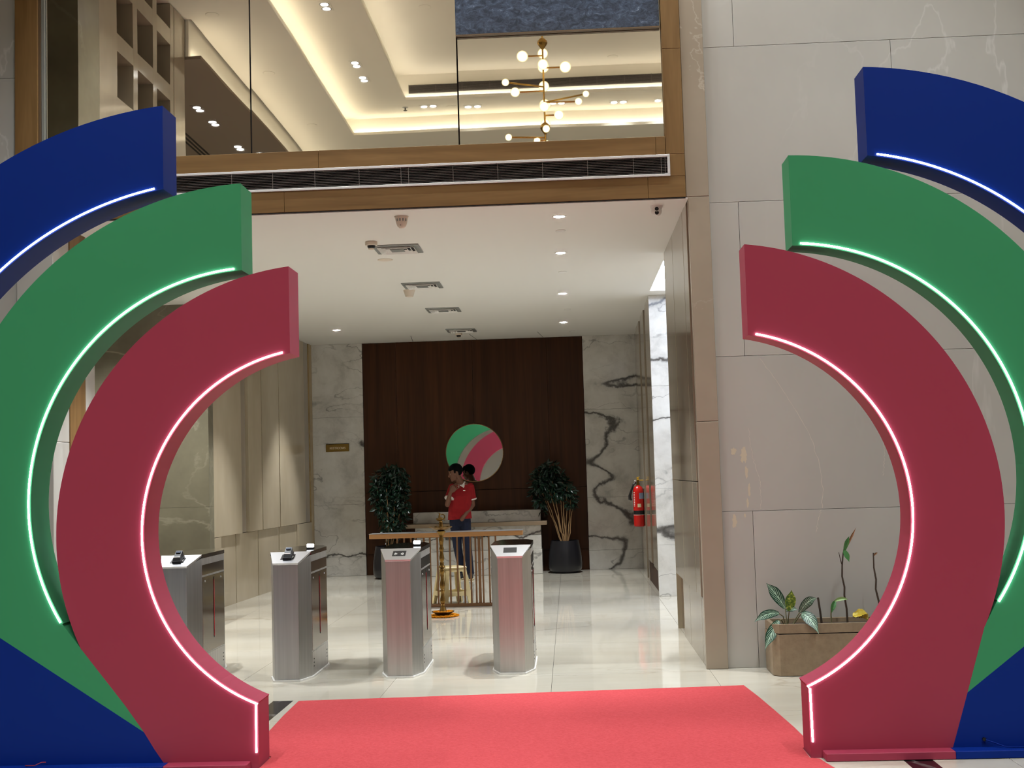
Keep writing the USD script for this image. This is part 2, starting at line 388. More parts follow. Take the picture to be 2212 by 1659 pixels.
part(pl, 'stone_panel', bx(-4.388, -4.09, D1 - .02, D1 + .3, 1.902, 3.67, .004), 'stone')

# wooden portal: header and jambs
hd = struct('trim_3', label='oak veneered header over the opening')
GX0, GX1, GZ0, GZ1 = -4.0, .868, 3.838, 4.012
for a, b in ((-4.388, -3.2), (-3.2, -1.92), (-1.92, .762), (.762, .838)):
    part(hd, 'oak_panel', bx(a + .001, b - .001, D1 - .05, D1 + .3, GZ1 + .001, 4.157, .002), 'oak_h')
for a, b in ((-4.088, -2.2), (-2.2, .69), (.69, .984)):
    part(hd, 'oak_panel', bx(a + .001, b - .001, D1 - .05, D1 + .3, 3.668, GZ0 - .001, .002), 'oak_h')
part(hd, 'oak_panel', bx(GX1 + .001, .984, D1 - .05, D1 + .3, GZ0, 4.012, .002), 'oak')
part(hd, 'oak_panel', bx(-4.388, GX0 - .001, D1 - .05, D1 + .3, 3.70, GZ1, .002), 'oak')
part(hd, 'shadow_gap', bx(-4.08, .98, D1 - .046, D1 - .03, 3.660, 3.668), 'dark_gap')
part(hd, 'plaster_soffit', bx(-4.085, 1.0, D1 - .03, D1 + .30, 3.656, 3.667), 'ceil')
jr = struct('trim_4', label='oak jamb at the right of the big mirror')
part(jr, 'oak_panel', bx(.840, .984, D1 - .05, D1 + .3, 4.014, 4.86, .002), 'oak')
part(jr, 'oak_panel', bx(.840, .984, D1 - .05, D1 + .3, 4.862, 7.2, .002), 'oak')
jl = struct('trim_5', label='oak jamb at the left of the big mirror')
part(jl, 'oak_panel', bx(-4.386, -4.2, D1 - .05, D1 + .3, 4.158, 7.2, .002), 'oak')
part(jl, 'bronze_strip', bx(-4.198, -4.18, D1 - .03, D1 + .3, 4.158, 7.2), 'bronze')
part(jl, 'steel_strip', bx(-4.178, -4.155, D1 - .02, D1 + .3, 4.158, 7.2), 'grey_frame')

# left: oak return, stone sliver, recess with grey stone, then the panelled corridor wall
rt = struct('wall_left', label='oak faced return wall inside the left of the opening')
part(rt, 'oak_panel', bx(-4.30, -4.083, D1 + .301, 10.49, 0, HC), 'oak')
part(rt, 'stone_panel', bx(-4.30, -4.083, 10.492, 10.70, 0, HC), 'stone')
rc = struct('wall_left', label='grey green stone wall at the end of the left recess')
for a, b in ((-7.5, -5.9), (-5.9, -4.262)):
    for c, d in ((0, 1.25), (1.25, 2.45), (2.45, HC)):
        part(rc, 'stone_panel', bx(a + .001, b - .001, 14.75, 14.95, c + .001, d - .001), 'grey_stone')
struct('wall_left', bx(-7.6, -7.5, -6.5, 20, 0, 8.4), 'stone', 'plain far left wall')
lw = struct('wall_left', label='low tan stone wall with a pale cap in the left recess')
part(lw, 'stone_panel', bx(-4.36, -4.04, 11.3, 14.2, 0, .69), 'tan_stone')
part(lw, 'cap', bx(-4.38, -4.02, 11.28, 14.22, .69, .735, .006), 'white_marble')

LX = lambda y: -4.29 + (y - 14.9) * .052      # the panelled wall leans inward along the corridor


def slant(ya, yb, z0, z1, off, depth=.12):
    pts = [(LX(ya) + off, ya), (LX(yb) + off, yb), (LX(yb) + off - depth, yb), (LX(ya) + off - depth, ya)]
    return slab_xy(Polygon(pts), z0, z1)


pw = struct('wall_left', label='corridor wall of tall glossy tan panels over a recessed base')
part(pw, 'wall_core', slant(14.97, 19.62, 0, HC, -.10), 'dark_gap')
for a, b, m, o in ((14.765, 16.07, 'tan_panel', .02), (16.075, 16.40, 'tan_panel_dark', -.03), (16.405, 17.02, 'tan_panel', .0), (17.025, 17.87, 'tan_panel', .0), (17.875, 18.84, 'tan_panel', .0), (18.845, 19.32, 'tan_panel', -.01), (19.325, 19.6, 'tan_panel_dark', -.02)):
    part(pw, 'wall_panel', slant(a, b - .03, .875, HC, o), m)
for a, b in ((14.765, 15.24), (15.25, 15.95), (15.955, 16.9), (16.905, 17.9), (17.905, 18.84)):
    part(pw, 'base_panel', slant(a, b - .03, 0, .868, -.035 if a > 15.2 else .02), 'tan_panel')
part(pw, 'base_panel', slant(18.845, 19.6, 0, .868, 0), 'tan_panel')
tf = struct('wall_left', label='tan stone wall end beside the left marble')
part(tf, 'stone_panel', bx(-4.5, -4.055, 19.62, 19.9, 0, HC), 'tan_stone')
part(tf, 'bronze_panel', bx(-4.3, -4.165, 19.5, 19.62, 2.06, HC), 'bronze')

# back wall: walnut feature between white marble
bw = struct('wall_back', label='dark walnut feature wall behind the console')
xs_b = [-3.237, -2.705, -1.487, -.303, .262]
for a, b in zip(xs_b, xs_b[1:]):
    for c, d in ((.326, 1.292), (1.296, HC)):
        part(bw, 'walnut_panel', bx(a + .0015, b - .0015, D2 - .03, D2, c, d - .003, .001), 'walnut')
    part(bw, 'walnut_panel', bx(a + .0015, b - .0015, D2 - .012, D2, 0, .322), 'walnut')
part(bw, 'wall_core', bx(-4.6, 1.3, D2 + .001, D2 + .2, 0, HC), 'dark_gap')
bm = struct('wall_back', label='white veined marble slabs left of the walnut wall')
bn = struct('wall_back', label='white veined marble slabs right of the walnut wall')
for w, a, b in ((bm, -4.054, -3.241), (bn, .266, 1.12)):
    for c, d in ((0, .30), (.30, 1.12), (1.12, 2.50), (2.50, HC)):
        part(w, 'marble_slab', bx(a, b, D2 - .045, D2, c + .0012, d - .0012, .001), 'white_marble')

# right: near block with glossy panels, the bay with the skylight, the marble pillar, the far bronze wall
RX = 1.0
nb = struct('wall_right', label='glossy taupe panelled corridor wall at the right of the opening')
part(nb, 'wall_core', bx(RX + .06, 3.2, D1 + .03, 12.33, 0, HC), 'dark_gap')
for a, b in ((9.90, 10.03), (10.035, 10.385), (10.39, 11.42), (11.425, 12.34)):
    part(nb, 'wall_panel', bx(RX + (.012 if b < 10.1 else 0), RX + .06, a, b - .012, 1.436, HC, .002), 'tan_panel_dark')
    part(nb, 'wall_panel', bx(RX + (.012 if b < 10.1 else 0), RX + .06, a, b - .012, .532, 1.43, .002), 'tan_panel_dark')
for a, b in ((9.90, 10.12), (10.125, 11.1), (11.105, 11.75)):
    part(nb, 'base_panel', bx(RX + .01, RX + .06, a, b - .012, 0, .527, .002), 'tan_panel_dark')
part(nb, 'base_panel', bx(RX + .045, RX + .06, 11.755, 12.34, 0, .527), 'bronze')
part(nb, 'end_panel', bx(RX, 3.2, 12.34, 12.36, 0, HC), 'tan_panel')
struct('wall_right', bx(3.2, 3.3, 9.9, 15.6, 0, HC), 'ceil', 'plain white side wall of the skylit bay')
mp = struct('wall_right', label='brightly lit white marble pillar in the right bay')
for c, d in ((0, .62), (.62, 1.30), (1.30, 2.55), (2.55, HC)):
    part(mp, 'marble_slab', bx(1.035, 3.2, 15.40, 15.48, c + .001, d - .001, .001), 'white_marble')
fw = struct('wall_right', label='far bronze and taupe panelled wall by the fire extinguisher')
RF = lambda y: 1.05 + (y - 15.5) * .009
ya = 15.49
for k, (ln, m) in enumerate(((.85, 'tan_panel_dark'), (.5, 'bronze'), (.8, 'tan_panel_dark'), (.45, 'bronze'), (.9, 'tan_panel_dark'), (.82, 'bronze'))):
    o = .0 if m == 'bronze' else .014
    pts = [(RF(ya) - o, ya), (RF(ya + ln) - o, ya + ln - .004), (RF(ya) + .12, ya + ln - .004), (RF(ya) + .12, ya)]
    part(fw, 'wall_panel', slab_xy(Polygon(pts), .30 if k < 3 else 0, HC), m)
    ya += ln
part(fw, 'base_panel', bx(1.075, 1.2, 15.49, 17.7, 0, .30), 'walnut')

# corridor ceiling with the skylight hole
SK = (1.03, 3.0, 12.86, 15.02)
cl = struct('ceiling', label='smooth white corridor ceiling')
pol = sbox(-7.5, D1 + .32, 3.3, 20.1).union(sbox(-4.3, D1 + .29, 1.02, D1 + .4)).difference(sbox(SK[0], SK[2], SK[1], SK[3]))
part(cl, 'plaster', slab_xy(pol, HC, HC + .14), 'ceil')
for a, b in ((-2.35, -2.42), (-1.46, -1.40), (-.42, -.35)):
    part(cl, 'ceiling_joint', tube([(a, 19.0, HC), (b, D2 - .05, HC)], .0035, 4), 'dark_gap')
sk = struct('window_1', label='bright frosted skylight in the corridor ceiling')
part(sk, 'pane', bx(SK[0], SK[1], SK[2], SK[3], HC + .10, HC + .13), 'sky')
part(sk, 'glazing_bar', bx(SK[0], SK[1], 14.66, 14.69, HC + .085, HC + .1), 'white')
part(sk, 'glazing_bar', bx(SK[0], SK[1], 13.9, 13.915, HC + .085, HC + .1), 'white')

# lobby shell: ceiling stepped in trays with cove strips, seen in the big mirror
Z0, Z1, Z2, Z3 = 6.8, 7.3, 7.62, 8.1
TX, TY0, IX, IY0 = 3.45, -1.05, 2.46, -.19      # outer tray and inner tray edges
lc = struct('ceiling', label='cream stepped tray ceiling of the lobby seen in the mirror')
part(lc, 'cream_ceiling', slab_xy(sbox(-4.52, -6.5, 7.5, 9.86).union(sbox(-5.6, 4.6, -4.4, 9.86)).difference(sbox(-TX, TY0, TX, 9.7)), Z1, Z1 + .05), 'cream')
part(lc, 'ring_ceiling', slab_xy(sbox(-TX - .18, TY0 - .18, TX + .18, 9.86).difference(sbox(-IX, IY0, IX, 9.0)), Z2, Z2 + .05), 'cream')
part(lc, 'inner_ceiling', bx(-IX - .2, IX + .2, IY0 - .2, 9.3, Z3, Z3 + .05), 'cream')
for a in (-1, 1):
    part(lc, 'cove_wall', bx(*sorted((a * (TX + .15), a * (TX + .2))), TY0 - .16, 9.86, Z1 + .05, Z2), 'cream')
    part(lc, 'cove_wall', bx(*sorted((a * (IX + .15), a * (IX + .2))), IY0 - .16, 9.1, Z2 + .05, Z3), 'cream')
part(lc, 'cove_wall', bx(-TX - .17, TX + .17, TY0 - .19, TY0 - .14, Z1 + .05, Z2), 'cream')
part(lc, 'cove_wall', bx(-IX - .17, IX + .17, IY0 - .19, IY0 - .14, Z2 + .05, Z3), 'cream')
part(lc, 'cove_wall', bx(-IX - .17, IX + .17, 9.14, 9.19, Z2 + .05, Z3), 'cream')
sf = struct('ceiling', label='dark brown lowered soffit along the left of the lobby')
part(sf, 'soffit', bx(-7.5, -4.40, -6.5, 4.58, Z0, Z0 + .04), 'umber')
part(sf, 'cove_wall', bx(-4.60, -4.56, -6.5, 4.58, Z0 + .04, Z1 + .05), 'cream')
for k in range(3):
    part(sf, 'air_slot', bx(-5.62 - .07 * k, -5.585 - .07 * k, -3, 1.3, Z0 - .004, Z0 + .002), 'dark_gap')
# cove strips behind the lips
co = thing('cove_light', 'warm led strip behind the lip of the brown soffit', 'cove light')
part(co, 'strip', bx(-4.50, -4.46, -6, 4.5, Z0 + .045, Z0 + .06), 'cove')
co = thing('cove_light', 'warm led strip around the outer ceiling tray', 'cove light')
for a in (-1, 1):
    part(co, 'strip', bx(*sorted((a * (TX + .06), a * (TX + .10))), TY0, 9.6, Z1 + .055, Z1 + .07), 'cove')
part(co, 'strip', bx(-TX, TX, TY0 - .10, TY0 - .06, Z1 + .055, Z1 + .07), 'cove')
co = thing('cove_light', 'white led strip around the inner ceiling tray', 'cove light')
for a in (-1, 1):
    part(co, 'strip', bx(*sorted((a * (IX + .06), a * (IX + .10))), IY0, 8.9, Z2 + .055, Z2 + .07), 'cove_white')
part(co, 'strip', bx(-IX, IX, IY0 - .10, IY0 - .06, Z2 + .055, Z2 + .07), 'cove_white')
struct('ceiling', bx(-7.6, 7.6, -6.6, 9.95, Z3 + .06, Z3 + .2), 'cream', 'roof slab above the lobby ceiling')
struct('wall_front', bx(-7.5, 7.5, -6.6, -6.5, 0, 8.4), 'stone', 'plain wall behind the viewer')
struct('wall_right', bx(7.5, 7.6, -6.5, 9.9, 0, 8.4), 'stone', 'plain far right wall of the lobby')
struct('wall_left', bx(-7.5, -4.4, D1 + .2, D1 + .3, 3.6, 8.4), 'dark_gap', 'core of the left wall above the corridor')
struct('wall_right', bx(-4.4, 7.5, D1 + .31, D1 + .4, 3.81, 8.4), 'dark_gap', 'core of the wall behind the big mirror')

# lattice screen column at the left of the lobby, seen in the mirror
XW = -4.6
ls = struct('wall_left', label='taupe stone column with a square lattice screen')
part(ls, 'stone_panel', bx(XW - .9, XW, 7.5, 8.05, 0, 7.29), 'grey_stone')
part(ls, 'stone_panel', bx(XW - .9, XW, 7.1, 7.497, 0, 7.29), 'tan_panel_dark')
part(ls, 'stone_panel', bx(XW - .9, XW, 4.6, 5.03, 0, 7.29), 'tan_panel_dark')
part(ls, 'dark_back', bx(XW - .9, XW - .35, 5.03, 7.1, 0, 7.29), 'walnut')
for yv in (5.03, 5.67, 6.34, 6.98):
    part(ls, 'lattice_bar', bx(XW - .33, XW - .004, yv, yv + (.14 if yv < 6.9 else .115), 0, 7.29, .003), 'tan_panel_dark')
for zz in [6.79 - .69 * k for k in range(10)]:
    for ya, yb in ((5.17, 5.67), (5.81, 6.34), (6.48, 6.98)):
        part(ls, 'lattice_bar', bx(XW - .33, XW - .005, ya, yb, zz, zz + .19), 'tan_panel_dark')
struct('wall_left', bx(-7.5, -7.4, 8.05, 9.8, 0, 7.29), 'walnut', 'dark timber lining in the slot beside the column')
struct('wall_left', bx(-7.5, XW - .5, 8.06, 8.09, 0, 7.29), 'walnut', 'dark timber back of the slot beside the column')

# ------------------------------------------------------------------ big wall mirror, dark screen, air grille
def wavy_sheet(x0, x1, z0, z1, y, seed, tilt_x=0.0, tilt_z=0.0, amp=.0011, step=.04):
    nx, nz = max(2, int((x1 - x0) / step)), max(2, int((z1 - z0) / step))
    X, Z = np.meshgrid(np.linspace(x0, x1, nx), np.linspace(z0, z1, nz))
    p = np.stack([X * 1.5 + 3 * seed, Z * 1.1, np.full_like(X, seed * 1.7)], -1)
    w = (meshkit.noise(p, seed) - .5) * amp + (meshkit.noise(p * [.7, 2.6, 1], seed + 5) - .5) * amp * .35
    Y = y + w + tilt_x * (X - (x0 + x1) / 2) + tilt_z * (Z - z0)
    v = np.stack([X, Y, Z], -1).reshape(-1, 3)
    i = np.arange(nx * nz).reshape(nz, nx)
    q = np.stack([i[:-1, :-1], i[:-1, 1:], i[1:, 1:], i[1:, :-1]], -1).reshape(-1, 4)
    return trimesh.Trimesh(v, np.vstack([q[:, [0, 1, 2]], q[:, [0, 2, 3]]]), process=False)


bgm = thing('wall_mirror', 'huge wavy wall mirror in three panes above the opening', 'mirror', (-1.65, D1, 4.157))
for k, (a, b, tx) in enumerate(((-4.15, -2.478, .0010), (-2.466, -.80, .0), (-.788, .838, .0003))):
    part(bgm, 'pane', wavy_sheet(a, b, 4.16, 7.2, D1 + .012, 3 + k, tx), 'mirror', smooth=True)
part(bgm, 'backing', bx(-4.15, .838, D1 + .03, D1 + .05, 4.157, 7.2), 'dark_gap')
MAT['screen'] = usdkit.material(stage, f'{LOOKS}/dark_screen', {
    'g': ('geometry', {}), 'm': ('mapping', dict(scale=(1.0, 1, 1.6))), 'n': ('noise_texture', dict(scale=14, detail=8, roughness=.75, distortion=1.0)), 'r': ('rgb_ramp', {'ramp': [(.40, lin((44, 53, 68))), (.56, lin((68, 80, 100))), (.66, lin((98, 112, 134))), (.74, lin((186, 196, 212)))]}),
    'p': ('principled_bsdf', dict(roughness=.13, specular_ior_level=.6))}, [('g.position', 'm.vector'), ('m.vector', 'n.vector'), ('n.fac', 'r.fac'), ('r.color', 'p.base_color')], surface='p.BSDF')
sc = thing('wall_screen', 'dark blue grey glossy screen panel over the top right of the mirror', 'screen', (0, D1, 5.05))
part(sc, 'panel', bx(-.797, .830, D1 - .03, D1 + .004, 5.056, 7.2, .002), 'screen')
part(sc, 'trim', bx(-.797, .832, D1 - .032, D1 + .004, 5.046, 5.056), 'bronze')

gr = thing('air_grille', 'long white framed linear air grille in the oak header', 'air grille', (-1.6, D1, 3.838))
y_a, y_b = D1 - .058, D1 - .01
fr = .020
part(gr, 'frame', [bx(GX0, GX1, y_a, y_b, GZ1 - fr, GZ1, .002), bx(GX0, GX1, y_a, y_b, GZ0, GZ0 + fr, .002), bx(GX0, GX0 + fr, y_a, y_b, GZ0 + fr, GZ1 - fr), bx(GX1 - fr, GX1, y_a, y_b, GZ0 + fr, GZ1 - fr)], 'alu')
part(gr, 'dark_back', bx(GX0, GX1, D1 + .02, D1 + .03, GZ0, GZ1), 'black')
for k in range(10):
    z = GZ0 + fr + (k + .7) * (GZ1 - GZ0 - 2 * fr) / 10.4
    part(gr, 'slat', bx(GX0 + fr, GX1 - fr, y_a + .006, y_a + .03, z, z + .003), 'slat')
for x in (-3.55, -3.13, -2.62, -2.29, -1.95, -1.595, -1.26, -1.2, -.845, -.49, -.135, .22, .58, .80, .83):
    part(gr, 'mullion', bx(x - .0025, x + .0025, y_a + .004, y_a + .012, GZ0 + fr, GZ1 - fr), 'slat')
gy = IY0 - .14
g2 = thing('air_grille', 'air grille in the tray edge of the lobby ceiling seen in the mirror', 'air grille', (0, gy, 7.77))
part(g2, 'dark_back', bx(-2.42, 2.42, gy + .001, gy + .004, 7.77, 7.92), 'black')
for k in range(8):
    part(g2, 'slat', bx(-2.42, 2.42, gy + .004, gy + .02, 7.778 + k * .0185, 7.784 + k * .0185), 'slat')
for k in range(12):
    part(g2, 'mullion', bx(-2.42 + k * .44, -2.412 + k * .44, gy + .01, gy + .024, 7.77, 7.92), 'slat')

# ------------------------------------------------------------------ the two arch boards
def arc(c, r, a0, a1, n=64):
    t = np.radians(np.linspace(a0, a1, n))
    return [(c[0] + r * math.cos(k), c[1] + r * math.sin(k)) for k in t]


def ang(c, p):
    return math.degrees(math.atan2(p[1] - c[1], p[0] - c[0]))


def at_x(c, r, x):
    """Upper point of the circle at x."""
    return (x, c[1] + math.sqrt(r * r - (x - c[0]) ** 2))


def wrap(a, lo):
    while a < lo:
        a += 360
    return a


def neon(path_pts, y):
    return tube([(x, y, z) for x, z in path_pts], .0060, 8)


def arch(label, side, yf, depth, R, G, B, red_low, red_foot, gl_pts, foot_in, base_x, parts_z0=0.0):
    """side -1: tips point right (left board); +1: mirrored. Circles (centre, outer r, centre, inner r, tip x)."""
    t = thing('arch_board', label, 'arch', (red_foot[0][0], yf, 0))
    L = side < 0

    def ring(co, ro, x_tip, end):
        a0 = ang(co, at_x(co, ro, x_tip))
        a1 = ang(co, end)
        if L:
            a1 = wrap(a1, a0)
        else:
            a1 = a1 if a1 < a0 else a1 - 360
        return arc(co, ro, a0, a1)
    (rco, rro, rci, rri, rx), (gco, gro, gci, gri, gx), (bco, bro, bci, bri, bx_) = R, G, B
    # red: outer curve, side line to the floor, foot, inner curve
    red_line = red_low                                   # points from the outer circle down to the floor
    inner = ring(rci, rri, rx, foot_in[0])
    red_poly = Polygon(ring(rco, rro, rx, red_line[0]) + red_line + [foot_in[1], foot_in[0]] + inner[::-1]).buffer(0)
    # green: outer curve, line down to the red side, up along it, inner curve
    gi = ring(gci, gri, gx, gl_pts['in_end'])
    up = [p for p in red_line if p[1] > gl_pts['meet'][1] + .01][::-1]
    green_poly = Polygon(ring(gco, gro, gx, gl_pts['out_end']) + [gl_pts['out_end'], gl_pts['meet']] + up + [gl_pts['in_end']] + gi[::-1]).buffer(0)
    # blue: outer curve to the floor, red foot, side line, green edge, inner curve
    xf = bco[0] + (-1 if L else 1) * math.sqrt(bro ** 2 - bco[1] ** 2) if bro > bco[1] else bco[0] + (-1 if L else 1) * bro
    bo = ring(bco, bro, bx_, (xf, 0))
    bi = ring(bci, bri, bx_, gl_pts['blue_in_end'])
    g_up = ring(gco, gro, gx, gl_pts['out_end'])
    g_up = [p for p in g_up[::-1] if p[1] < gl_pts['blue_in_end'][1]]
    down = [p for p in red_line if p[1] <= gl_pts['meet'][1] + .01][::-1]
    blue_poly = Polygon(bo + [(xf, 0)] + down + [gl_pts['meet'], gl_pts['out_end']] + g_up + bi[::-1]).buffer(0)
    blue_poly = blue_poly.difference(green_poly).difference(red_poly)
    green_poly = green_poly.difference(red_poly)
    for nm, poly in (('red_arc', red_poly), ('green_arc', green_poly), ('blue_arc', blue_poly)):
        poly = max(getattr(poly, 'geoms', [poly]), key=lambda g: g.area).simplify(.0006)
        part(t, nm, slab_xz(poly, yf, yf + depth), nm.split('_')[0])
    yn = yf - .004
    s = 1 if L else -1
    nr = ring(rci, rri + .012, rx, foot_in[0])
    part(t, 'neon_strip', neon(nr[1:] + [(foot_in[0][0] - s * .010, foot_in[0][1] - .004), (foot_in[1][0] - s * .012, .085)], yn), 'neon', True, 'white neon strip along the red arc')
    part(t, 'neon_strip', neon(ring(gci, gri + .012, gx, gl_pts['neon_end'])[1:], yn), 'neon', True, 'white neon strip along the green arc')
    part(t, 'neon_strip', neon(ring(bci, bri + .012, bx_, gl_pts['blue_in_end'])[1:-4], yn), 'neon', True, 'white neon strip along the blue arc')
    # low base rail in front of the board, in the colours above it
    xr = sorted((base_x[0], red_foot[0][0]))
    part(t, 'base_rail', bx(xr[0], xr[1], yf - .095, yf - .0005, .002, .042, .003), 'red', label='red base rail')
    xb = sorted((red_foot[0][0], xf))
    part(t, 'base_rail', bx(xb[0], xb[1], yf - .095, yf - .0005, .002, .042, .003), 'blue', label='blue base rail')
    return t


YL, YR = 6.83, 6.82
KS = .9827
q = lambda x, z: (x * KS, 0.0 if z == 0 else 1.55 + (z - 1.55) * KS)
arch('left arch board with blue, green and red quarter rings opening to the right', -1, YL, .24,
     (q(-1.392, 1.265), 1.485 * KS, q(-1.375, 1.263), 1.003 * KS, -1.541 * KS), (q(-1.735, 1.436), 1.792 * KS, q(-1.738, 1.449), 1.283 * KS, -1.807 * KS), (q(-2.032, 1.363), 2.341 * KS, q(-1.94, 1.349), 1.888 * KS, -2.25 * KS),
     [q(-2.737, .640), q(-2.494, .329), q(-2.389, .181), q(-2.33, .085), q(-2.272, .001), q(-2.255, 0)], [q(-2.255, 0)],
     dict(out_end=q(-3.40, .848), meet=q(-2.389, .181), in_end=q(-2.845, .782), neon_end=q(-2.845, .795), blue_in_end=q(-3.76, .85)),
     [q(-1.752, .322), q(-1.752, 0)], (-1.765, 0))
ra = arch('right arch board with blue, green and red quarter rings opening to the left', 1, YR, .21,
          ((.825, 1.284), 1.474, (.825, 1.285), .981, .988), ((1.21, 1.54), 1.69, (1.206, 1.495), 1.238, 1.247), ((1.56, 1.60), 2.106, (1.456, 1.602), 1.624, 1.673),
          [(2.162, .668), (2.054, .324), (2.014, .200), (1.965, .048), (1.95, 0.0)], [(1.95, 0)],
          dict(out_end=(2.72, .83), meet=(2.054, .324), in_end=(2.235, .80), neon_end=(2.232, .80), blue_in_end=(2.885, .832)),
          [(1.2235, .366), (1.2235, 0)], (1.285, 0))
# cable from the blue foot of the right board
cab = thing('cable', 'thin blue cable running out of the foot of the right arch', 'cable', (2.1, YR, .06))
part(cab, 'plug', lathe([(.002, -.006), (.010, -.006), (.010, .006), (.002, .006)], (0, 0, 0), 10).apply_transform(trimesh.transformations.rotation_matrix(math.pi / 2, [1, 0, 0])).apply_translation([2.125, YR - .008, .082]), 'black')
part(cab, 'wire', tube([(2.13, YR - .016, .080), (2.17, YR - .03, .068), (2.22, YR - .04, .049), (2.32, YR - .045, .047), (2.6, YR - .02, .048), (2.95, YR - .03, .047)], .0035, 6), 'blue', True)

# ------------------------------------------------------------------ red carpet
outline = [(-1.937, 8.818), (-1.2, 8.868), (-.4, 8.93), (.5, 9.0), (1.178, 9.056), (1.215, 8.6), (1.245, 8.1), (1.272, 7.6), (1.285, 7.15), (1.220, 7.03), (1.217, 6.80), (1.262, 6.78), (1.275, 6.69), (1.31, 6.5), (1.36, 5.6), (1.36, 3.4),
           (-1.66, 3.4), (-1.735, 6.3), (-1.745, 6.74), (-1.716, 6.82), (-1.716, 7.08), (-1.86, 7.26), (-1.90, 7.8), (-1.925, 8.3)]
pg = Polygon(outline)
cm = slab_xy(pg.buffer(-.002), 0.0005, .007)
single('red_carpet', cm, 'carpet', 'long red carpet laid through the two arch boards', 'carpet')

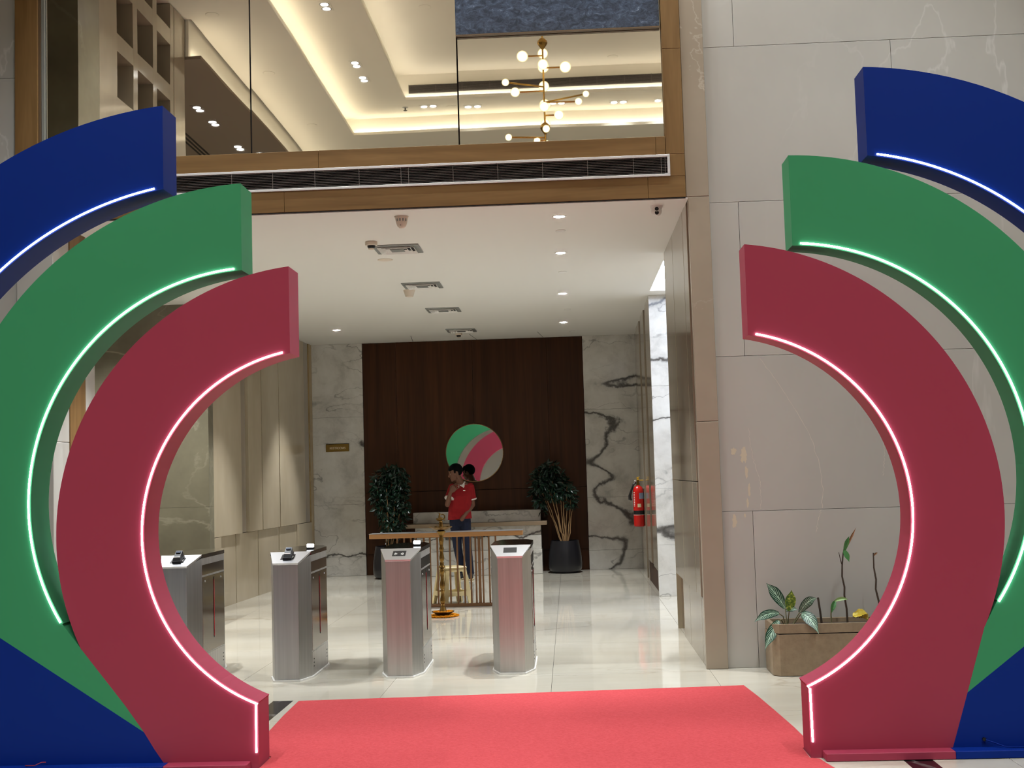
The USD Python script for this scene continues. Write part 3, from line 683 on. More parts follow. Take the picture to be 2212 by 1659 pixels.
# ------------------------------------------------------------------ turnstiles
def turnstile(xc, yf, label, reader, lamp, arcs_on):
    t = thing('turnstile', label, 'turnstile', (xc, yf, 0), group=None)
    hw, hf, bev, L, H, HF = .157, .096, .19, 1.02, .978, .903
    o = lambda x, y: (xc + x, yf + y)
    foot = [o(-hf, 0), o(hf, 0), o(hw, bev), o(hw, L - bev), o(hf, L), o(-hf, L), o(-hw, L - bev), o(-hw, bev)]
    body = trimesh.convex.convex_hull(np.array([(x, y, 0.012) for x, y in foot] + [(x, y, HF) for x, y in (foot[0], foot[1])] + [(x, y, HF) for x, y in (foot[4], foot[5])] + [(x, y, H - .03) for x, y in (foot[2], foot[3], foot[6], foot[7])]))
    part(t, 'body', body, 'steel')
    part(t, 'front_panel', bx(xc - hf + .004, xc + hf - .004, yf - .003, yf + .004, .02, HF - .012, .001), 'steel')
    # sloped face with a rim
    n_ = np.array([0, -(H - HF), bev + .0])
    n_ = n_ / np.linalg.norm(n_)
    a = [(-hf - .004, -.006, HF), (hf + .004, -.006, HF), (hw + .004, bev, H), (-hw - .004, bev, H)]
    face = trimesh.convex.convex_hull(np.array([(xc + x, yf + y, z) for x, y, z in a] + [(xc + x * .985, yf + y + .004, z - .014) for x, y, z in a]))
    part(t, 'sloped_face', face, 'steel_light')
    q = [(-hw - .004, bev), (hw + .004, bev), (hw + .004, L - bev), (hf, L), (-hf, L), (-hw - .004, L - bev)]
    part(t, 'top_plate', slab_xy(Polygon([o(*k) for k in q]), H - .030, H), 'steel_dark')
    # window and reader on the sloped face
    up = np.array([0, bev, H - HF]) / math.hypot(bev, H - HF)
    nrm = np.cross([1, 0, 0], up)
    c0 = np.array([xc, yf + bev * .52, HF + (H - HF) * .52])

    def plate(u0, u1, v0, v1, h0, h1, cu=0.0):
        pts = [c0 + np.array([1, 0, 0]) * (u + cu) + up * v + nrm * h for u in (u0, u1) for v in (v0, v1) for h in (h0, h1)]
        return trimesh.convex.convex_hull(np.array(pts))
    part(t, 'card_window', plate(-.052, .052, -.045, .045, -.003, .003), 'black')
    if arcs_on:
        for sgn in (-1, 1):
            for k, rr in enumerate((.012, .020, .028)):
                pts = [c0 + np.array([1, 0, 0]) * (sgn * (.006 + rr * math.cos(b))) + up * (rr * math.sin(b) - .014) + nrm * .0045 for b in np.linspace(-.75, .75, 8)]
                part(t, 'card_mark', tube(pts, .0016 if k < 2 else .0022, 5), 'white')
    if reader:
        e = plate(-.034, .034, -.058, .052, .003, .022, .004)
        part(t, 'card_reader', e, 'black')
        g = [c0 + np.array([1, 0, 0]) * (u + .004) + up * v + nrm * h for u, v, h in ((-.03, -.052, .022), (.03, -.052, .022), (-.03, .046, .022), (.03, .046, .022), (-.025, -.03, .045), (.025, -.03, .045), (-.025, .05, .062), (.025, .05, .062))]
        rd = part(t, 'reader_head', trimesh.convex.convex_hull(np.array(g)), 'black')
        part(rd, 'display', plate(-.018, .018, .012, .038, .058, .061, .004), 'screen')
        part(rd, 'rim', plate(-.026, .026, -.034, -.028, .042, .047, .004), 'alu')
        for sgn in (1,):
            pts = [c0 + np.array([1, 0, 0]) * (sgn * (.020 + .020 * math.cos(b))) + up * (.024 * math.sin(b) - .004) + nrm * .0045 for b in np.linspace(-1.1, 1.1, 9)]
            part(t, 'card_mark', tube(pts, .0024, 5), 'white')
    # side panels, door joints, the slot of the flap, rivets, foot vents
    for sgn in (1, -1):
        X = xc + sgn * hw
        f = lambda a, b: (min(X + sgn * a, X + sgn * b), max(X + sgn * a, X + sgn * b))
        x0, x1 = f(-.004, .0025)
        part(t, 'side_panel', bx(x0, x1, yf + bev + .012, yf + L - bev - .012, .205, .80, .001), 'steel_dark')
        part(t, 'side_panel', bx(x0, x1, yf + bev + .012, yf + L - bev - .012, .815, .895, .001), 'steel_dark')
        part(t, 'side_panel', bx(x0, x1, yf + bev + .012, yf + L - bev - .012, .02, .195, .001), 'steel')
        x0, x1 = f(.0022, .0045)
        part(t, 'flap_slot', bx(x0, x1, yf + .505, yf + .520, .30, .78), 'black')
        x0, x1 = f(.0046, .0062)
        part(t, 'flap_edge', bx(x0, x1, yf + .508, yf + .517, .31, .76), 'flap', label='red edge of the retracted flap')
        for yy in (.27, .72):
            part(t, 'rivet', ball((X + sgn * .003, yf + yy, .765), .008, 1, (.5, 1, 1)), 'steel_light', True)
        x0, x1 = f(.0022, .0045)
        for yy in (.25, .77):
            for k in range(3):
                part(t, 'foot_vent', bx(x0, x1, yf + yy - .012, yf + yy + .012, .075 + .028 * k, .083 + .028 * k), 'black')
    part(t, 'foot_seal', slab_xy(Polygon(foot).buffer(.012, join_style=2), .0005, .012), 'white', label='white sealant at the foot')
    if lamp:
        part(t, 'status_lamp', bx(xc + .06, xc + .12, yf + .50, yf + .53, H, H + .012, .002), 'black')
        part(t, 'status_lamp', bx(xc + .06, xc + .12, yf + .50, yf + .53, H + .012, H + .042, .006), 'lamp_white', label='lit white status lamp')
    return t


MAT['flap'] = plain('flap_red', (196, 16, 30), .35)
MAT['lamp_white'] = glow('status_lamp_white', (240, 246, 255), 2.2)
turnstile(-3.06, 9.62, 'steel turnstile half hidden by the left arch, with a black reader on top', True, False, False)
turnstile(-2.213, 9.69, 'steel turnstile second from the left, with a black reader and a lit lamp', True, True, False)
turnstile(-1.350, 9.752, 'steel turnstile with white wave marks on its card window', False, True, True)
turnstile(-.485, 9.805, 'steel turnstile rightmost of the row, blank card window', False, False, False)

# small marks on the right stone wall: pale veins and old filler
def ribbon(pts, w, seed):
    g = np.random.default_rng(seed)
    p = np.array(pts, float)
    t = np.linspace(0, 1, 40)
    k = np.linspace(0, 1, len(p))
    x, z = np.interp(t, k, p[:, 0]) + g.normal(size=40) * .0035, np.interp(t, k, p[:, 1])
    ww = w * (.5 + g.random(40))
    return slab_xz(Polygon(list(zip(x - ww / 2, z)) + list(zip(x + ww / 2, z))[::-1]).buffer(0), D1 - .0006, D1 + .001)


def flake(cx_, cz_, w, h, seed):
    g = np.random.default_rng(seed)
    a = np.linspace(0, 2 * math.pi, 22, endpoint=False)
    r = .55 + .45 * g.random(22)
    return slab_xz(Polygon([(cx_ + w / 2 * q * math.cos(b), cz_ + h / 2 * q * math.sin(b)) for q, b in zip(r, a)]).buffer(0), D1 - .0006, D1 + .001)


WR_ = '/World/wall_right'
MAT['vein_pale'] = plain('vein_pale', (204, 196, 184), .4)
MAT['filler'] = plain('old_filler', (204, 192, 168), .6)
for pts, w, sd in (([(1.51, 2.38), (1.62, 2.22), (1.74, 2.02), (1.86, 1.80), (1.93, 1.58), (1.95, 1.36), (1.94, 1.205)], .0035, 1), ([(1.93, 1.19), (1.90, 1.10), (1.885, 1.02)], .004, 2), ([(2.43, 1.83), (2.435, 1.62), (2.42, 1.44)], .003, 3),
                   ([(1.40, 1.84), (1.42, 1.62), (1.475, 1.42), (1.47, 1.21)], .003, 4)):
    part(WR_, 'stone_vein', ribbon(pts, w, sd), 'vein_pale')
for cx_, cz_, w, h, sd in ((1.278, 1.665, .05, .075, 5), (1.355, 1.63, .065, .15, 6), (1.37, 1.50, .03, .11, 7), (1.385, 1.36, .025, .13, 8), (1.262, 1.12, .045, .12, 9), (1.37, 1.26, .02, .09, 10), (1.345, 1.165, .02, .04, 11)):
    part(WR_, 'filler_patch', flake(cx_, cz_, w, h, sd), 'filler')
cab2 = thing('wire', 'short thin red wire end at the foot of the left blue ring', 'wire', (-2.9, YL, .05))
part(cab2, 'strand', tube([(-2.99, YL - .03, .046), (-2.93, YL - .05, .05), (-2.90, YL - .03, .062), (-2.885, YL - .012, .058)], .003, 6), 'red', True)

# ------------------------------------------------------------------ ceiling fittings of the corridor
def downlight(x, y, z, label, group):
    t = thing('downlight', label, 'ceiling light', (x, y, z), group)
    part(t, 'trim', lathe([(.050, -.004), (.056, -.006), (.062, -.003), (.062, .001), (.050, .001)], (x, y, z), 24), 'white', True)
    part(t, 'lens', lathe([(.0, -.0045), (.030, -.0045), (.049, -.003), (.049, .0)], (x, y, z), 24), 'lens', False, 'glowing lens')
    return t


ORD = ('first', 'second', 'third', 'fourth')
d0 = None
for i, (x, y) in enumerate(HALL_SPOTS):
    side, k = ('right' if i < 4 else 'left'), i % 4
    if i < 4:
        lab = f'lit round downlight, {ORD[k]} from the header in the right hand row of the corridor ceiling'
    else:
        lab = ['lit downlight behind the left arch nearest the header', 'lit downlight behind the left red ring, second from the header', 'lit downlight over the left wall panels behind the red ring', 'lit round downlight at the far left by the marble wall'][k]
    if d0 is None:
        d0 = downlight(x, y, HC, lab, 'corridor downlights')
    else:
        copy(d0, (x, y, HC), lab, 'corridor downlights')

# flat round speakers / blanked sensors
def flat_disc(x, y, z, r, label, group, mat='white'):
    t = thing('ceiling_disc', label, 'ceiling speaker', (x, y, z), group)
    part(t, 'rim', lathe([(r * .86, -.006), (r, -.004), (r, .001), (r * .86, .001)], (x, y, z), 24), mat, True)
    part(t, 'cover', lathe([(.0, -.004), (r * .85, -.0045), (r * .85, .0)], (x, y, z), 24), 'grey_frame')
    return t


c0 = None
for i, (x, y) in enumerate(((-.009, 11.008), (-.006, 13.32), (.043, 16.46), (.11, 19.07))):
    lab = f'small flat grey ceiling disc, {ORD[i]} from the header beside the right row of downlights'
    c0 = flat_disc(x, y, HC, .045, lab, 'flat ceiling discs') if c0 is None else c0
    if i:
        copy(c0, (x, y, HC), lab, 'flat ceiling discs')
flat_disc(-1.74, 12.17, HC, .075, 'wide flat ceiling disc beyond the first air diffuser', None, 'ivory')


def diffuser(x, y, label):
    t = thing('air_diffuser', label, 'air diffuser', (x, y, HC), 'square air diffusers')
    h = .215
    part(t, 'frame', [bx(x - h, x + h, y - h, y - h + .055, HC - .012, HC, .002), bx(x - h, x + h, y + h - .055, y + h, HC - .012, HC, .002),
                      bx(x - h, x - h + .055, y - h + .055, y + h - .055, HC - .012, HC, .002), bx(x + h - .055, x + h, y - h + .055, y + h - .055, HC - .012, HC, .002)], 'grey_frame')
    part(t, 'dark_back', bx(x - h + .05, x + h - .05, y - h + .05, y + h - .05, HC - .002, HC - .001), 'dark_gap')
    for k, r in enumerate((.150, .115, .080)):
        g = []
        for (dx, dy) in ((1, 0), (-1, 0), (0, 1), (0, -1)):
            # a louvre ring blade leaning outward
            a = r + .022
            if dx:
                q = np.array([(dx * r, -r, -.003), (dx * r, r, -.003), (dx * a, a, -.024), (dx * a, -a, -.024)])
            else:
                q = np.array([(-r, dy * r, -.003), (r, dy * r, -.003), (a, dy * a, -.024), (-a, dy * a, -.024)])
            v = np.vstack([q, q + [0, 0, .003]]) + [x, y, HC]
            g.append(trimesh.convex.convex_hull(v))
        part(t, 'louvre', g, 'white')
    part(t, 'centre_plate', bx(x - .062, x + .062, y - .062, y + .062, HC - .024, HC - .020), 'grey_frame')
    return t


f0 = None
for i, (x, y) in enumerate(((-1.535, 11.585), (-1.575, 13.90), (-1.555, 16.06), (-1.53, 18.44))):
    lab = f'square grey louvred air diffuser, {ORD[i]} from the header'
    if f0 is None:
        f0 = diffuser(x, y, lab)
    else:
        copy(f0, (x, y, HC), lab, 'square air diffusers')


def smoke(x, y, r, label, cup=False):
    t = thing('smoke_detector', label, 'smoke detector', (x, y, HC))
    if cup:
        part(t, 'dust_cover', lathe([(r * .62, -.078), (r * .68, -.072), (r * .95, -.012), (r, -.010), (r, 0)], (x, y, HC), 24), 'ivory', 50)
    else:
        part(t, 'base', lathe([(r * .9, -.036), (r, -.030), (r, -.004), (r * .93, 0)], (x, y, HC), 24), 'ivory', 50)
        part(t, 'sensor', lathe([(r * .3, -.070), (r * .62, -.052), (r * .66, -.036)], (x, y, HC), 20), 'black')
        part(t, 'sensor_cap', lathe([(r * .2, -.074), (r * .46, -.070), (r * .46, -.062)], (x, y, HC), 20), 'ivory')


smoke(-1.724, 11.20, .056, 'ivory smoke detector with dark slots at the corner of the first air diffuser')
smoke(-1.768, 14.25, .068, 'smoke detector under an ivory dust cup by the second air diffuser', True)
smoke(-1.60, 18.80, .052, 'small smoke detector by the last air diffuser')

# wireless dome and the two lens camera
t = thing('ceiling_dome', 'white cup shaped ceiling sensor hanging near the header', 'sensor', (-1.301, 10.09, HC))
part(t, 'flange', lathe([(.060, -.012), (.064, -.010), (.064, 0)], (-1.301, 10.09, HC), 28), 'ivory', 40)
part(t, 'dome', lathe([(.004, -.109), (.020, -.106), (.035, -.092), (.043, -.070), (.056, -.012), (.058, -.011)], (-1.301, 10.09, HC), 28), 'ivory', True)
for a in (-2.2, -1.7, -1.2, -.7):
    part(t, 'slot', bx(-.006, .006, -.002, .002, -.010, .010).apply_transform(trimesh.transformations.rotation_matrix(a + math.pi / 2, [0, 0, 1])).apply_translation([-1.301 + .0515 * math.cos(a), 10.09 + .0515 * math.sin(a), HC - .045]), 'grey_frame')
part(t, 'led', ball((-1.301 - .003, 10.09 - .036, HC - .088), .0035, 1), 'black')
t = thing('security_camera', 'white security camera with two black lenses under the header', 'camera', (.767, 10.06, HC))
part(t, 'base', lathe([(.044, -.040), (.052, -.010), (.055, -.006), (.055, 0)], (.767, 10.06, HC), 28), 'white', 40)
part(t, 'eyeball', ball((.767, 10.05, HC - .058), .042, 3), 'white', True)
for z in (-.045, -.075):
    b = part(t, 'lens', lathe([(.0, 0), (.0155, 0), (.0165, -.006), (.0155, -.020)], (0, 0, 0), 16).apply_transform(trimesh.transformations.rotation_matrix(math.pi / 2, [1, 0, 0])).apply_translation([.767, 10.05 - .043 if z > -.06 else 10.05 - .041, HC + z]), 'black', 40)

# ------------------------------------------------------------------ lobby fittings seen in the mirror
def twin(x, y, z, turn, label, group):
    t = thing('twin_downlight', label, 'ceiling light', (x, y, z), group)
    ax, ay = (.075, 0) if turn else (0, .075)
    part(t, 'trim', bx(x - (.15 if turn else .08), x + (.15 if turn else .08), y - (.08 if turn else .15), y + (.08 if turn else .15), z - .006, z, .002), 'umber' if z < 7 else 'cream')
    for s_ in (-1, 1):
        part(t, 'socket', lathe([(.054, -.009), (.066, -.010), (.066, -.004)], (x + s_ * ax, y + s_ * ay, z), 18), 'black')
        part(t, 'lens', lathe([(.0, -.009), (.052, -.0095), (.052, -.006)], (x + s_ * ax, y + s_ * ay, z), 18), 'lens')
    return t


for i, (x, y) in enumerate(LOBBY_SPOTS):
    if x > 2 or y > 3:
        lab = 'twin downlights of the lobby ceiling bands that lie outside the mirror view'
    elif y > 0:
        lab = ['upper left twin downlights beside the inner tray in the mirror', 'topmost twin downlights beside the inner tray in the mirror'][i]
    else:
        lab = ['twin downlights in the mirror by the tray corner', 'twin downlights in the mirror at the left of the pane joint', 'twin downlights in the mirror behind the chandelier', 'single lit twin downlights in the mirror near the right frame', 'twin downlights cut by the right mirror frame'][i - 12]
    twin(x, y, Z2, y < 0 or y > 9, lab, 'lobby twin downlights')
for i, (x, y) in enumerate(SIDE_SPOTS):
    twin(x, y, Z0, False, ['upper', 'second', 'third', 'lowest'][i] + ' twin downlights in the dark brown soffit in the mirror', 'soffit twin downlights')
k = 0
for x, y, z in ((-4.22, 4.72, Z1), (-4.10, 2.39, Z1), (-4.02, -.31, Z1), (-1.81, 2.57, Z3), (.91, .09, Z3), (-1.76, -.70, Z2)):
    flat_disc(x, y, z, .085, ['round flat disc high on the cream ceiling in the mirror', 'round flat disc right of the pane joint in the mirror', 'round flat disc low on the cream ceiling in the mirror', 'round flat disc in the inner ceiling tray in the mirror', 'round flat disc right of the chandelier in the mirror', 'flat disc between the twin downlights in the mirror'][k], None, 'cream')
    k += 1
t = thing('sprinkler', 'small dark sprinkler head beside the tray corner in the mirror', 'sprinkler', (-2.52, -.63, Z2))
part(t, 'rosette', lathe([(.035, -.008), (.05, -.002), (.05, 0)], (-2.52, -.63, Z2), 18), 'grey_frame')
part(t, 'head', lathe([(.03, -.055), (.035, -.05), (.012, -.04), (.012, 0)], (-2.52, -.63, Z2), 14), 'dark_gap')

# chandelier: a brass stem with globe lamps on short arms
MAT['globe'] = usdkit.material(stage, f'{LOOKS}/lamp_globe', {'e': ('emission', dict(color=lin((255, 240, 190)), strength=3.2)), 'w': ('layer_weight', dict(blend=.5)), 'r': ('rgb_ramp', {'ramp': [(0, (1, 1, 1)), (.35, (.95, .95, .95)), (.62, (.30, .30, .30)), (1, (.22, .22, .22))]}),
      'd': ('principled_bsdf', dict(base_color=lin((220, 200, 150)), roughness=.1)), 'x': ('mix_closure', {})}, [('w.facing', 'r.fac'), ('r.color', 'x.fac'), ('d.BSDF', 'x.closure1'), ('e.emission', 'x.closure2')], surface='x.closure')
CX_, CY_ = -.165, 4.2
ch = thing('chandelier', 'tall brass chandelier with round globe lamps seen in the mirror', 'chandelier', (CX_, CY_, Z3))
part(ch, 'canopy', lathe([(.075, -.04), (.09, -.03), (.09, 0)], (CX_, CY_, Z3), 24), 'gold', 40)
part(ch, 'stem', tube([(CX_, CY_, 5.45), (CX_, CY_, Z3)], .012, 10), 'gold', True)
for z in (6.945, 5.845):
    part(ch, 'finial', lathe([(.012, -.085), (.052, -.03), (.066, .0), (.060, .03), (.03, .06), (.012, .07)], (CX_, CY_, z), 8), 'gold')
for x, y, z, r in ((-.425, 4.2, 6.781, .072), (-.165, 4.12, 6.835, .066), (-.165, 3.97, 6.705, .072), (.118, 4.2, 6.62, .072), (-.165, 4.40, 6.60, .066), (-.165, 4.0, 6.443, .068), (-.532, 4.2, 6.322, .060), (-.640, 4.45, 6.375, .045),
                   (-.160, 3.98, 6.205, .072), (.271, 4.2, 6.169, .046), (.36, 4.5, 6.171, .04), (-.165, 4.40, 6.057, .062), (.016, 4.2, 6.002, .062), (-.160, 4.0, 5.95, .062), (-.150, 4.4, 5.778, .046), (-.165, 4.05, 5.69, .044), (-.272, 4.2, 5.69, .042), (-.625, 4.3, 5.722, .042)):
    a = np.array([CX_, CY_, z])
    b = np.array([x, y, z])
    u = (b - a) / (np.linalg.norm(b - a) + 1e-9)
    am = part(ch, 'arm', tube([a, b - u * r * .8], .011, 8), 'gold', True)
    part(am, 'globe', ball(b, r, 3), 'globe', True)

# ------------------------------------------------------------------ brass lamp with flower petals
LX0, LY0 = -1.432, 13.86
lamp = thing('oil_lamp', 'tall brass oil lamp with a bird finial standing in flower petals', 'lamp', (LX0, LY0, 0))
part(lamp, 'base_dish', lathe([(.075, .002), (.082, .010), (.075, .016), (.070, .022), (.120, .050), (.127, .055), (.122, .058), (.068, .034), (.03, .034)], (LX0, LY0, 0), 32), 'brass', 40)
prof = [(.052, .034), (.050, .045), (.040, .062), (.028, .095), (.020, .112), (.024, .122), (.018, .132), (.028, .148), (.032, .170), (.028, .195), (.020, .225), (.017, .262), (.026, .272), (.026, .285), (.020, .292), (.030, .320), (.031, .345), (.022, .385), (.017, .425), (.022, .450), (.018, .460),
        (.028, .480), (.030, .500), (.018, .520), (.036, .532), (.034, .545), (.022, .560), (.025, .582), (.016, .596), (.026, .612), (.028, .640), (.019, .690), (.021, .720), (.027, .740), (.018, .760), (.022, .800), (.028, .835), (.020, .868), (.024, .880), (.020, .895)]
part(lamp, 'column', lathe(prof, (LX0, LY0, 0), 24), 'brass', 50)
part(lamp, 'collar', lathe([(.030, .885), (.044, .905), (.052, .928), (.040, .932), (.03, .94)], (LX0, LY0, 0), 24), 'brass', 40)
part(lamp, 'oil_dish', lathe([(.03, .938), (.085, .948), (.120, .972), (.124, .975), (.118, .976), (.080, .957), (.02, .952)], (LX0, LY0, 0), 32), 'brass', 40)
for k in range(5):
    a = -math.pi / 2 + (k - 2) * 2 * math.pi / 5
    part(lamp, 'spout', ball((LX0 + .112 * math.cos(a), LY0 + .112 * math.sin(a), .974), .016, 1, (1.2, 1, .5)), 'brass', True)
part(lamp, 'neck', lathe([(.030, .950), (.026, .965), (.022, 1.0), (.026, 1.01), (.018, 1.018), (.022, 1.03), (.012, 1.045)], (LX0, LY0, 0), 20), 'brass', 50)
bd = part(lamp, 'bird', [ball((LX0 - .004, LY0, 1.062), .026, 2, (1.25, .8, .8)), tube([(LX0 - .012, LY0, 1.065), (LX0 - .016, LY0, 1.092), (LX0 - .010, LY0, 1.112), (LX0 - .006, LY0, 1.122)], [.014, .010, .009, .011], 8)], 'brass', True)
part(bd, 'beak', tube([(LX0 - .008, LY0, 1.124), (LX0 - .018, LY0, 1.124), (LX0 - .045, LY0, 1.133)], [.007, .004, .001], 6), 'brass', True)
part(bd, 'breast_curl', tube([(LX0 - .012, LY0, 1.05), (LX0 - .030, LY0, 1.05), (LX0 - .044, LY0, 1.062), (LX0 - .042, LY0, 1.074)], [.014, .011, .008, .004], 7), 'brass', True)
part(bd, 'tail', tube([(LX0 + .004, LY0, 1.110), (LX0 + .028, LY0, 1.112), (LX0 + .044, LY0, 1.095), (LX0 + .042, LY0, 1.070), (LX0 + .030, LY0, 1.058), (LX0 + .046, LY0, 1.045)], [.006, .007, .007, .007, .006, .003], 7), 'brass', True)


def petals(n, r0, r1, z, rise, seed, size=.011):
    g = np.random.default_rng(seed)
    out = []
    for _ in range(n):
        a, r = g.uniform(0, 2 * math.pi), math.sqrt(g.uniform(r0 ** 2, r1 ** 2))
        s_ = size * g.uniform(.7, 1.3)
        v = np.array([(-s_, 0, 0), (0, -s_ * .55, .002), (s_, 0, .004), (0, s_ * .55, .002), (0, 0, -.002)])
        R = trimesh.transformations.euler_matrix(g.uniform(-.35, .35), g.uniform(-.35, .35), g.uniform(0, 6.28))[:3, :3]
        v = v @ R.T + [r * math.cos(a), r * math.sin(a), z + g.uniform(0, rise)]
        out.append(trimesh.Trimesh(v, [(0, 1, 4), (1, 2, 4), (2, 3, 4), (3, 0, 4), (0, 4, 1), (1, 4, 2), (2, 4, 3), (3, 4, 0)], process=False))
    m = trimesh.util.concatenate(out)
    m.apply_translation([LX0, LY0, 0])
    return m


def petal_mat(name, c):
    return usdkit.material(stage, f'{LOOKS}/{name}', {'g': ('geometry', {}), 'r': ('rgb_ramp', {'ramp': [(0, lin(c[0])), (.5, lin(c[1])), (1, lin(c[2]))]}), 'p': ('principled_bsdf', dict(roughness=.6))}, [('g.random_per_island', 'r.fac'), ('r.color', 'p.base_color')], surface='p.BSDF')


MAT['petal'] = petal_mat('marigold_petal', ((255, 196, 40), (255, 216, 80), (255, 236, 140)))
single('flower_petals', petals(1500, .09, .172, .003, .016, 11), 'petal', 'ring of orange marigold petals on the floor round the brass lamp', 'petals', kind='stuff')
single('flower_petals', petals(500, .056, .108, .048, .012, 12, .009), 'petal', 'orange marigold petals lying in the base dish of the brass lamp', 'petals', kind='stuff')

# ------------------------------------------------------------------ railing
RY = 14.75
rl = thing('railing', 'freestanding railing with a long wood top and thin vertical bars', 'railing', (-1.5, RY, 0))
part(rl, 'top_board', bx(-2.37, -.572, RY - .02, RY + .25, .818, .872, .003), 'rail_oak')
part(rl, 'top_skin', bx(-2.372, -.57, RY - .022, RY + .252, .872, .876), 'steel_light', label='pale glossy top surface')
part(rl, 'base_bar', bx(-2.12, -.86, RY + .06, RY + .13, .002, .036, .003), 'bar_brown')
for x in (-2.056, -1.974, -1.893, -1.833, -1.740, -1.669, -1.582, -1.436, -1.349, -1.268, -1.192, -1.133, -1.090, -1.051, -.975, -.895):
    part(rl, 'bar', bx(x - (.010 if abs(x + 1.09) > .01 else .016), x + (.010 if abs(x + 1.09) > .01 else .016), RY + .085, RY + .105, .036, .818, .002), 'bar_brown')

# ------------------------------------------------------------------ console, pots, mirror, sign on the back wall
cn = thing('console', 'stepped white marble console with a taupe shelf under the round mirror', 'console', (-1.45, 19.6, 0))
part(cn, 'upstand', bx(-2.45, -.468, 19.55, D2 - .035, .795, .965, .004), 'white_marble')
part(cn, 'shelf_board', bx(-2.555, -.372, 19.28, D2 - .035, .735, .795, .004), 'taupe_wood', label='taupe shelf board')
part(cn, 'step', bx(-2.40, -.465, 19.36, D2 - .035, .585, .734, .004), 'white_marble')
part(cn, 'step', bx(-2.42, -.462, 19.31, D2 - .035, .372, .584, .004), 'white_marble')
part(cn, 'step', bx(-2.45, -.455, 19.25, D2 - .035, .002, .371, .004), 'white_marble')

MX, MZ = -1.486, 1.875
rm = thing('round_mirror', 'round mirror with a thin bronze frame on the walnut wall', 'mirror', (MX, D2 - .06, MZ))
TY = trimesh.transformations.rotation_matrix(math.pi / 2, [1, 0, 0])
part(rm, 'glass', lathe([(0, 0), (.448, 0), (.448, .012), (0, .012)], (0, 0, 0), 64).apply_transform(TY).apply_translation([MX, D2 - .045, MZ]), 'round_mirror')
part(rm, 'frame', tube([(MX + .453 * math.cos(a), D2 - .05, MZ + .453 * math.sin(a)) for a in np.linspace(0, 2 * math.pi, 64, endpoint=False)], .009, 8, True), 'bronze_metal', True)

sg = thing('restroom_sign', 'small gold sign reading RESTROOMS on the left marble', 'sign', (-3.66, D2 - .07, 2.02))
part(sg, 'plate', bx(-3.842, -3.478, D2 - .068, D2 - .046, 1.958, 2.076, .003), 'sign_gold')
part(sg, 'shadow_edge', bx(-3.838, -3.474, D2 - .060, D2 - .0455, 1.964, 2.084), 'black')
tm = meshkit.text_mesh('RESTROOMS', .034, .004, bold=True)
b = tm.bounds
tm.apply_translation([-(b[0][0] + b[1][0]) / 2, -(b[0][1] + b[1][1]) / 2, 0])
tm.apply_scale([.25 / (b[1][0] - b[0][0]), 1.0, 1.0]) if False else tm.apply_transform(np.diag([.25 / (b[1][0] - b[0][0]), 1, 1, 1]))
tm.apply_transform(TY)
tm.apply_translation([-3.655, D2 - .067, 2.014])
part(sg, 'lettering', tm, 'sign_text')


def foliage(blobs, n, seed, size, droop=.5):
    g = np.random.default_rng(seed)
    w = np.array([b[3] ** 2 for b in blobs])
    w = w / w.sum()
    out_v, out_f, k = [], [], 0
    for i in g.choice(len(blobs), n, p=w):
        bx_, by_, bz_, br = blobs[i]
        d = g.normal(size=3)
        d /= np.linalg.norm(d)
        c = np.array([bx_, by_, bz_]) + d * br * g.uniform(.45, 1.05) * np.array([1, .9, 1])
        ax = d * .6 + np.array([0, 0, -droop]) + g.normal(size=3) * .35
        ax /= np.linalg.norm(ax)
        sd = np.cross(ax, g.normal(size=3))
        sd /= np.linalg.norm(sd)
        up = np.cross(sd, ax)
        L, W = size * g.uniform(.75, 1.3), size * .26 * g.uniform(.8, 1.2)
        v = [c, c + ax * L * .35 + sd * W + up * .15 * W, c + ax * L * .35 - sd * W + up * .15 * W, c + ax * L * .38 - up * .25 * W, c + ax * L * .75 + sd * W * .6 - up * .2 * W, c + ax * L * .75 - sd * W * .6 - up * .2 * W, c + ax * L - up * .7 * W]
        out_v += v
        out_f += [(k, k + 1, k + 3), (k, k + 3, k + 2), (k + 1, k + 4, k + 3), (k + 3, k + 5, k + 2), (k + 3, k + 4, k + 6), (k + 3, k + 6, k + 5)]
        k += 7
    return trimesh.Trimesh(np.array(out_v), np.array(out_f), process=False)


def potted(name, label, px, py, blobs, n, seed, stems):
    t = thing(name, label, 'potted plant', (px, py, 0))
    part(t, 'pot', lathe([(.19, .004), (.215, .012), (.250, .06), (.256, .14), (.248, .27), (.228, .40), (.214, .478), (.212, .490), (.200, .490), (.198, .44)], (px, py, 0), 36), 'pot_black', 50)
    part(t, 'soil', lathe([(.0, .43), (.197, .435), (.197, .450), (0, .458)], (px, py, 0), 24), 'soil')
    part(t, 'foliage', foliage(blobs, n, seed, .085), 'leaf_dark', kind='stuff')
    for (x0, x1, z1, dy) in stems:
        pts = [(px + x0, py, .45), (px + x0 * .6 + x1 * .45, py + dy * .4, .45 + (z1 - .45) * .45), (px + x1, py + dy, z1)]
        ts = np.linspace(0, 1, 9)[:, None]
        p = np.array(pts)
        q = (1 - ts) ** 2 * p[0] + 2 * ts * (1 - ts) * p[1] + ts ** 2 * p[2]
        q[1:-1] += np.random.default_rng(int(seed * 100 + x1 * 77) % 9999).normal(size=(7, 3)) * .006
        part(t, 'stem', tube(q, np.linspace(.011, .006, 9), 6), 'stem_tan', True)
    return t


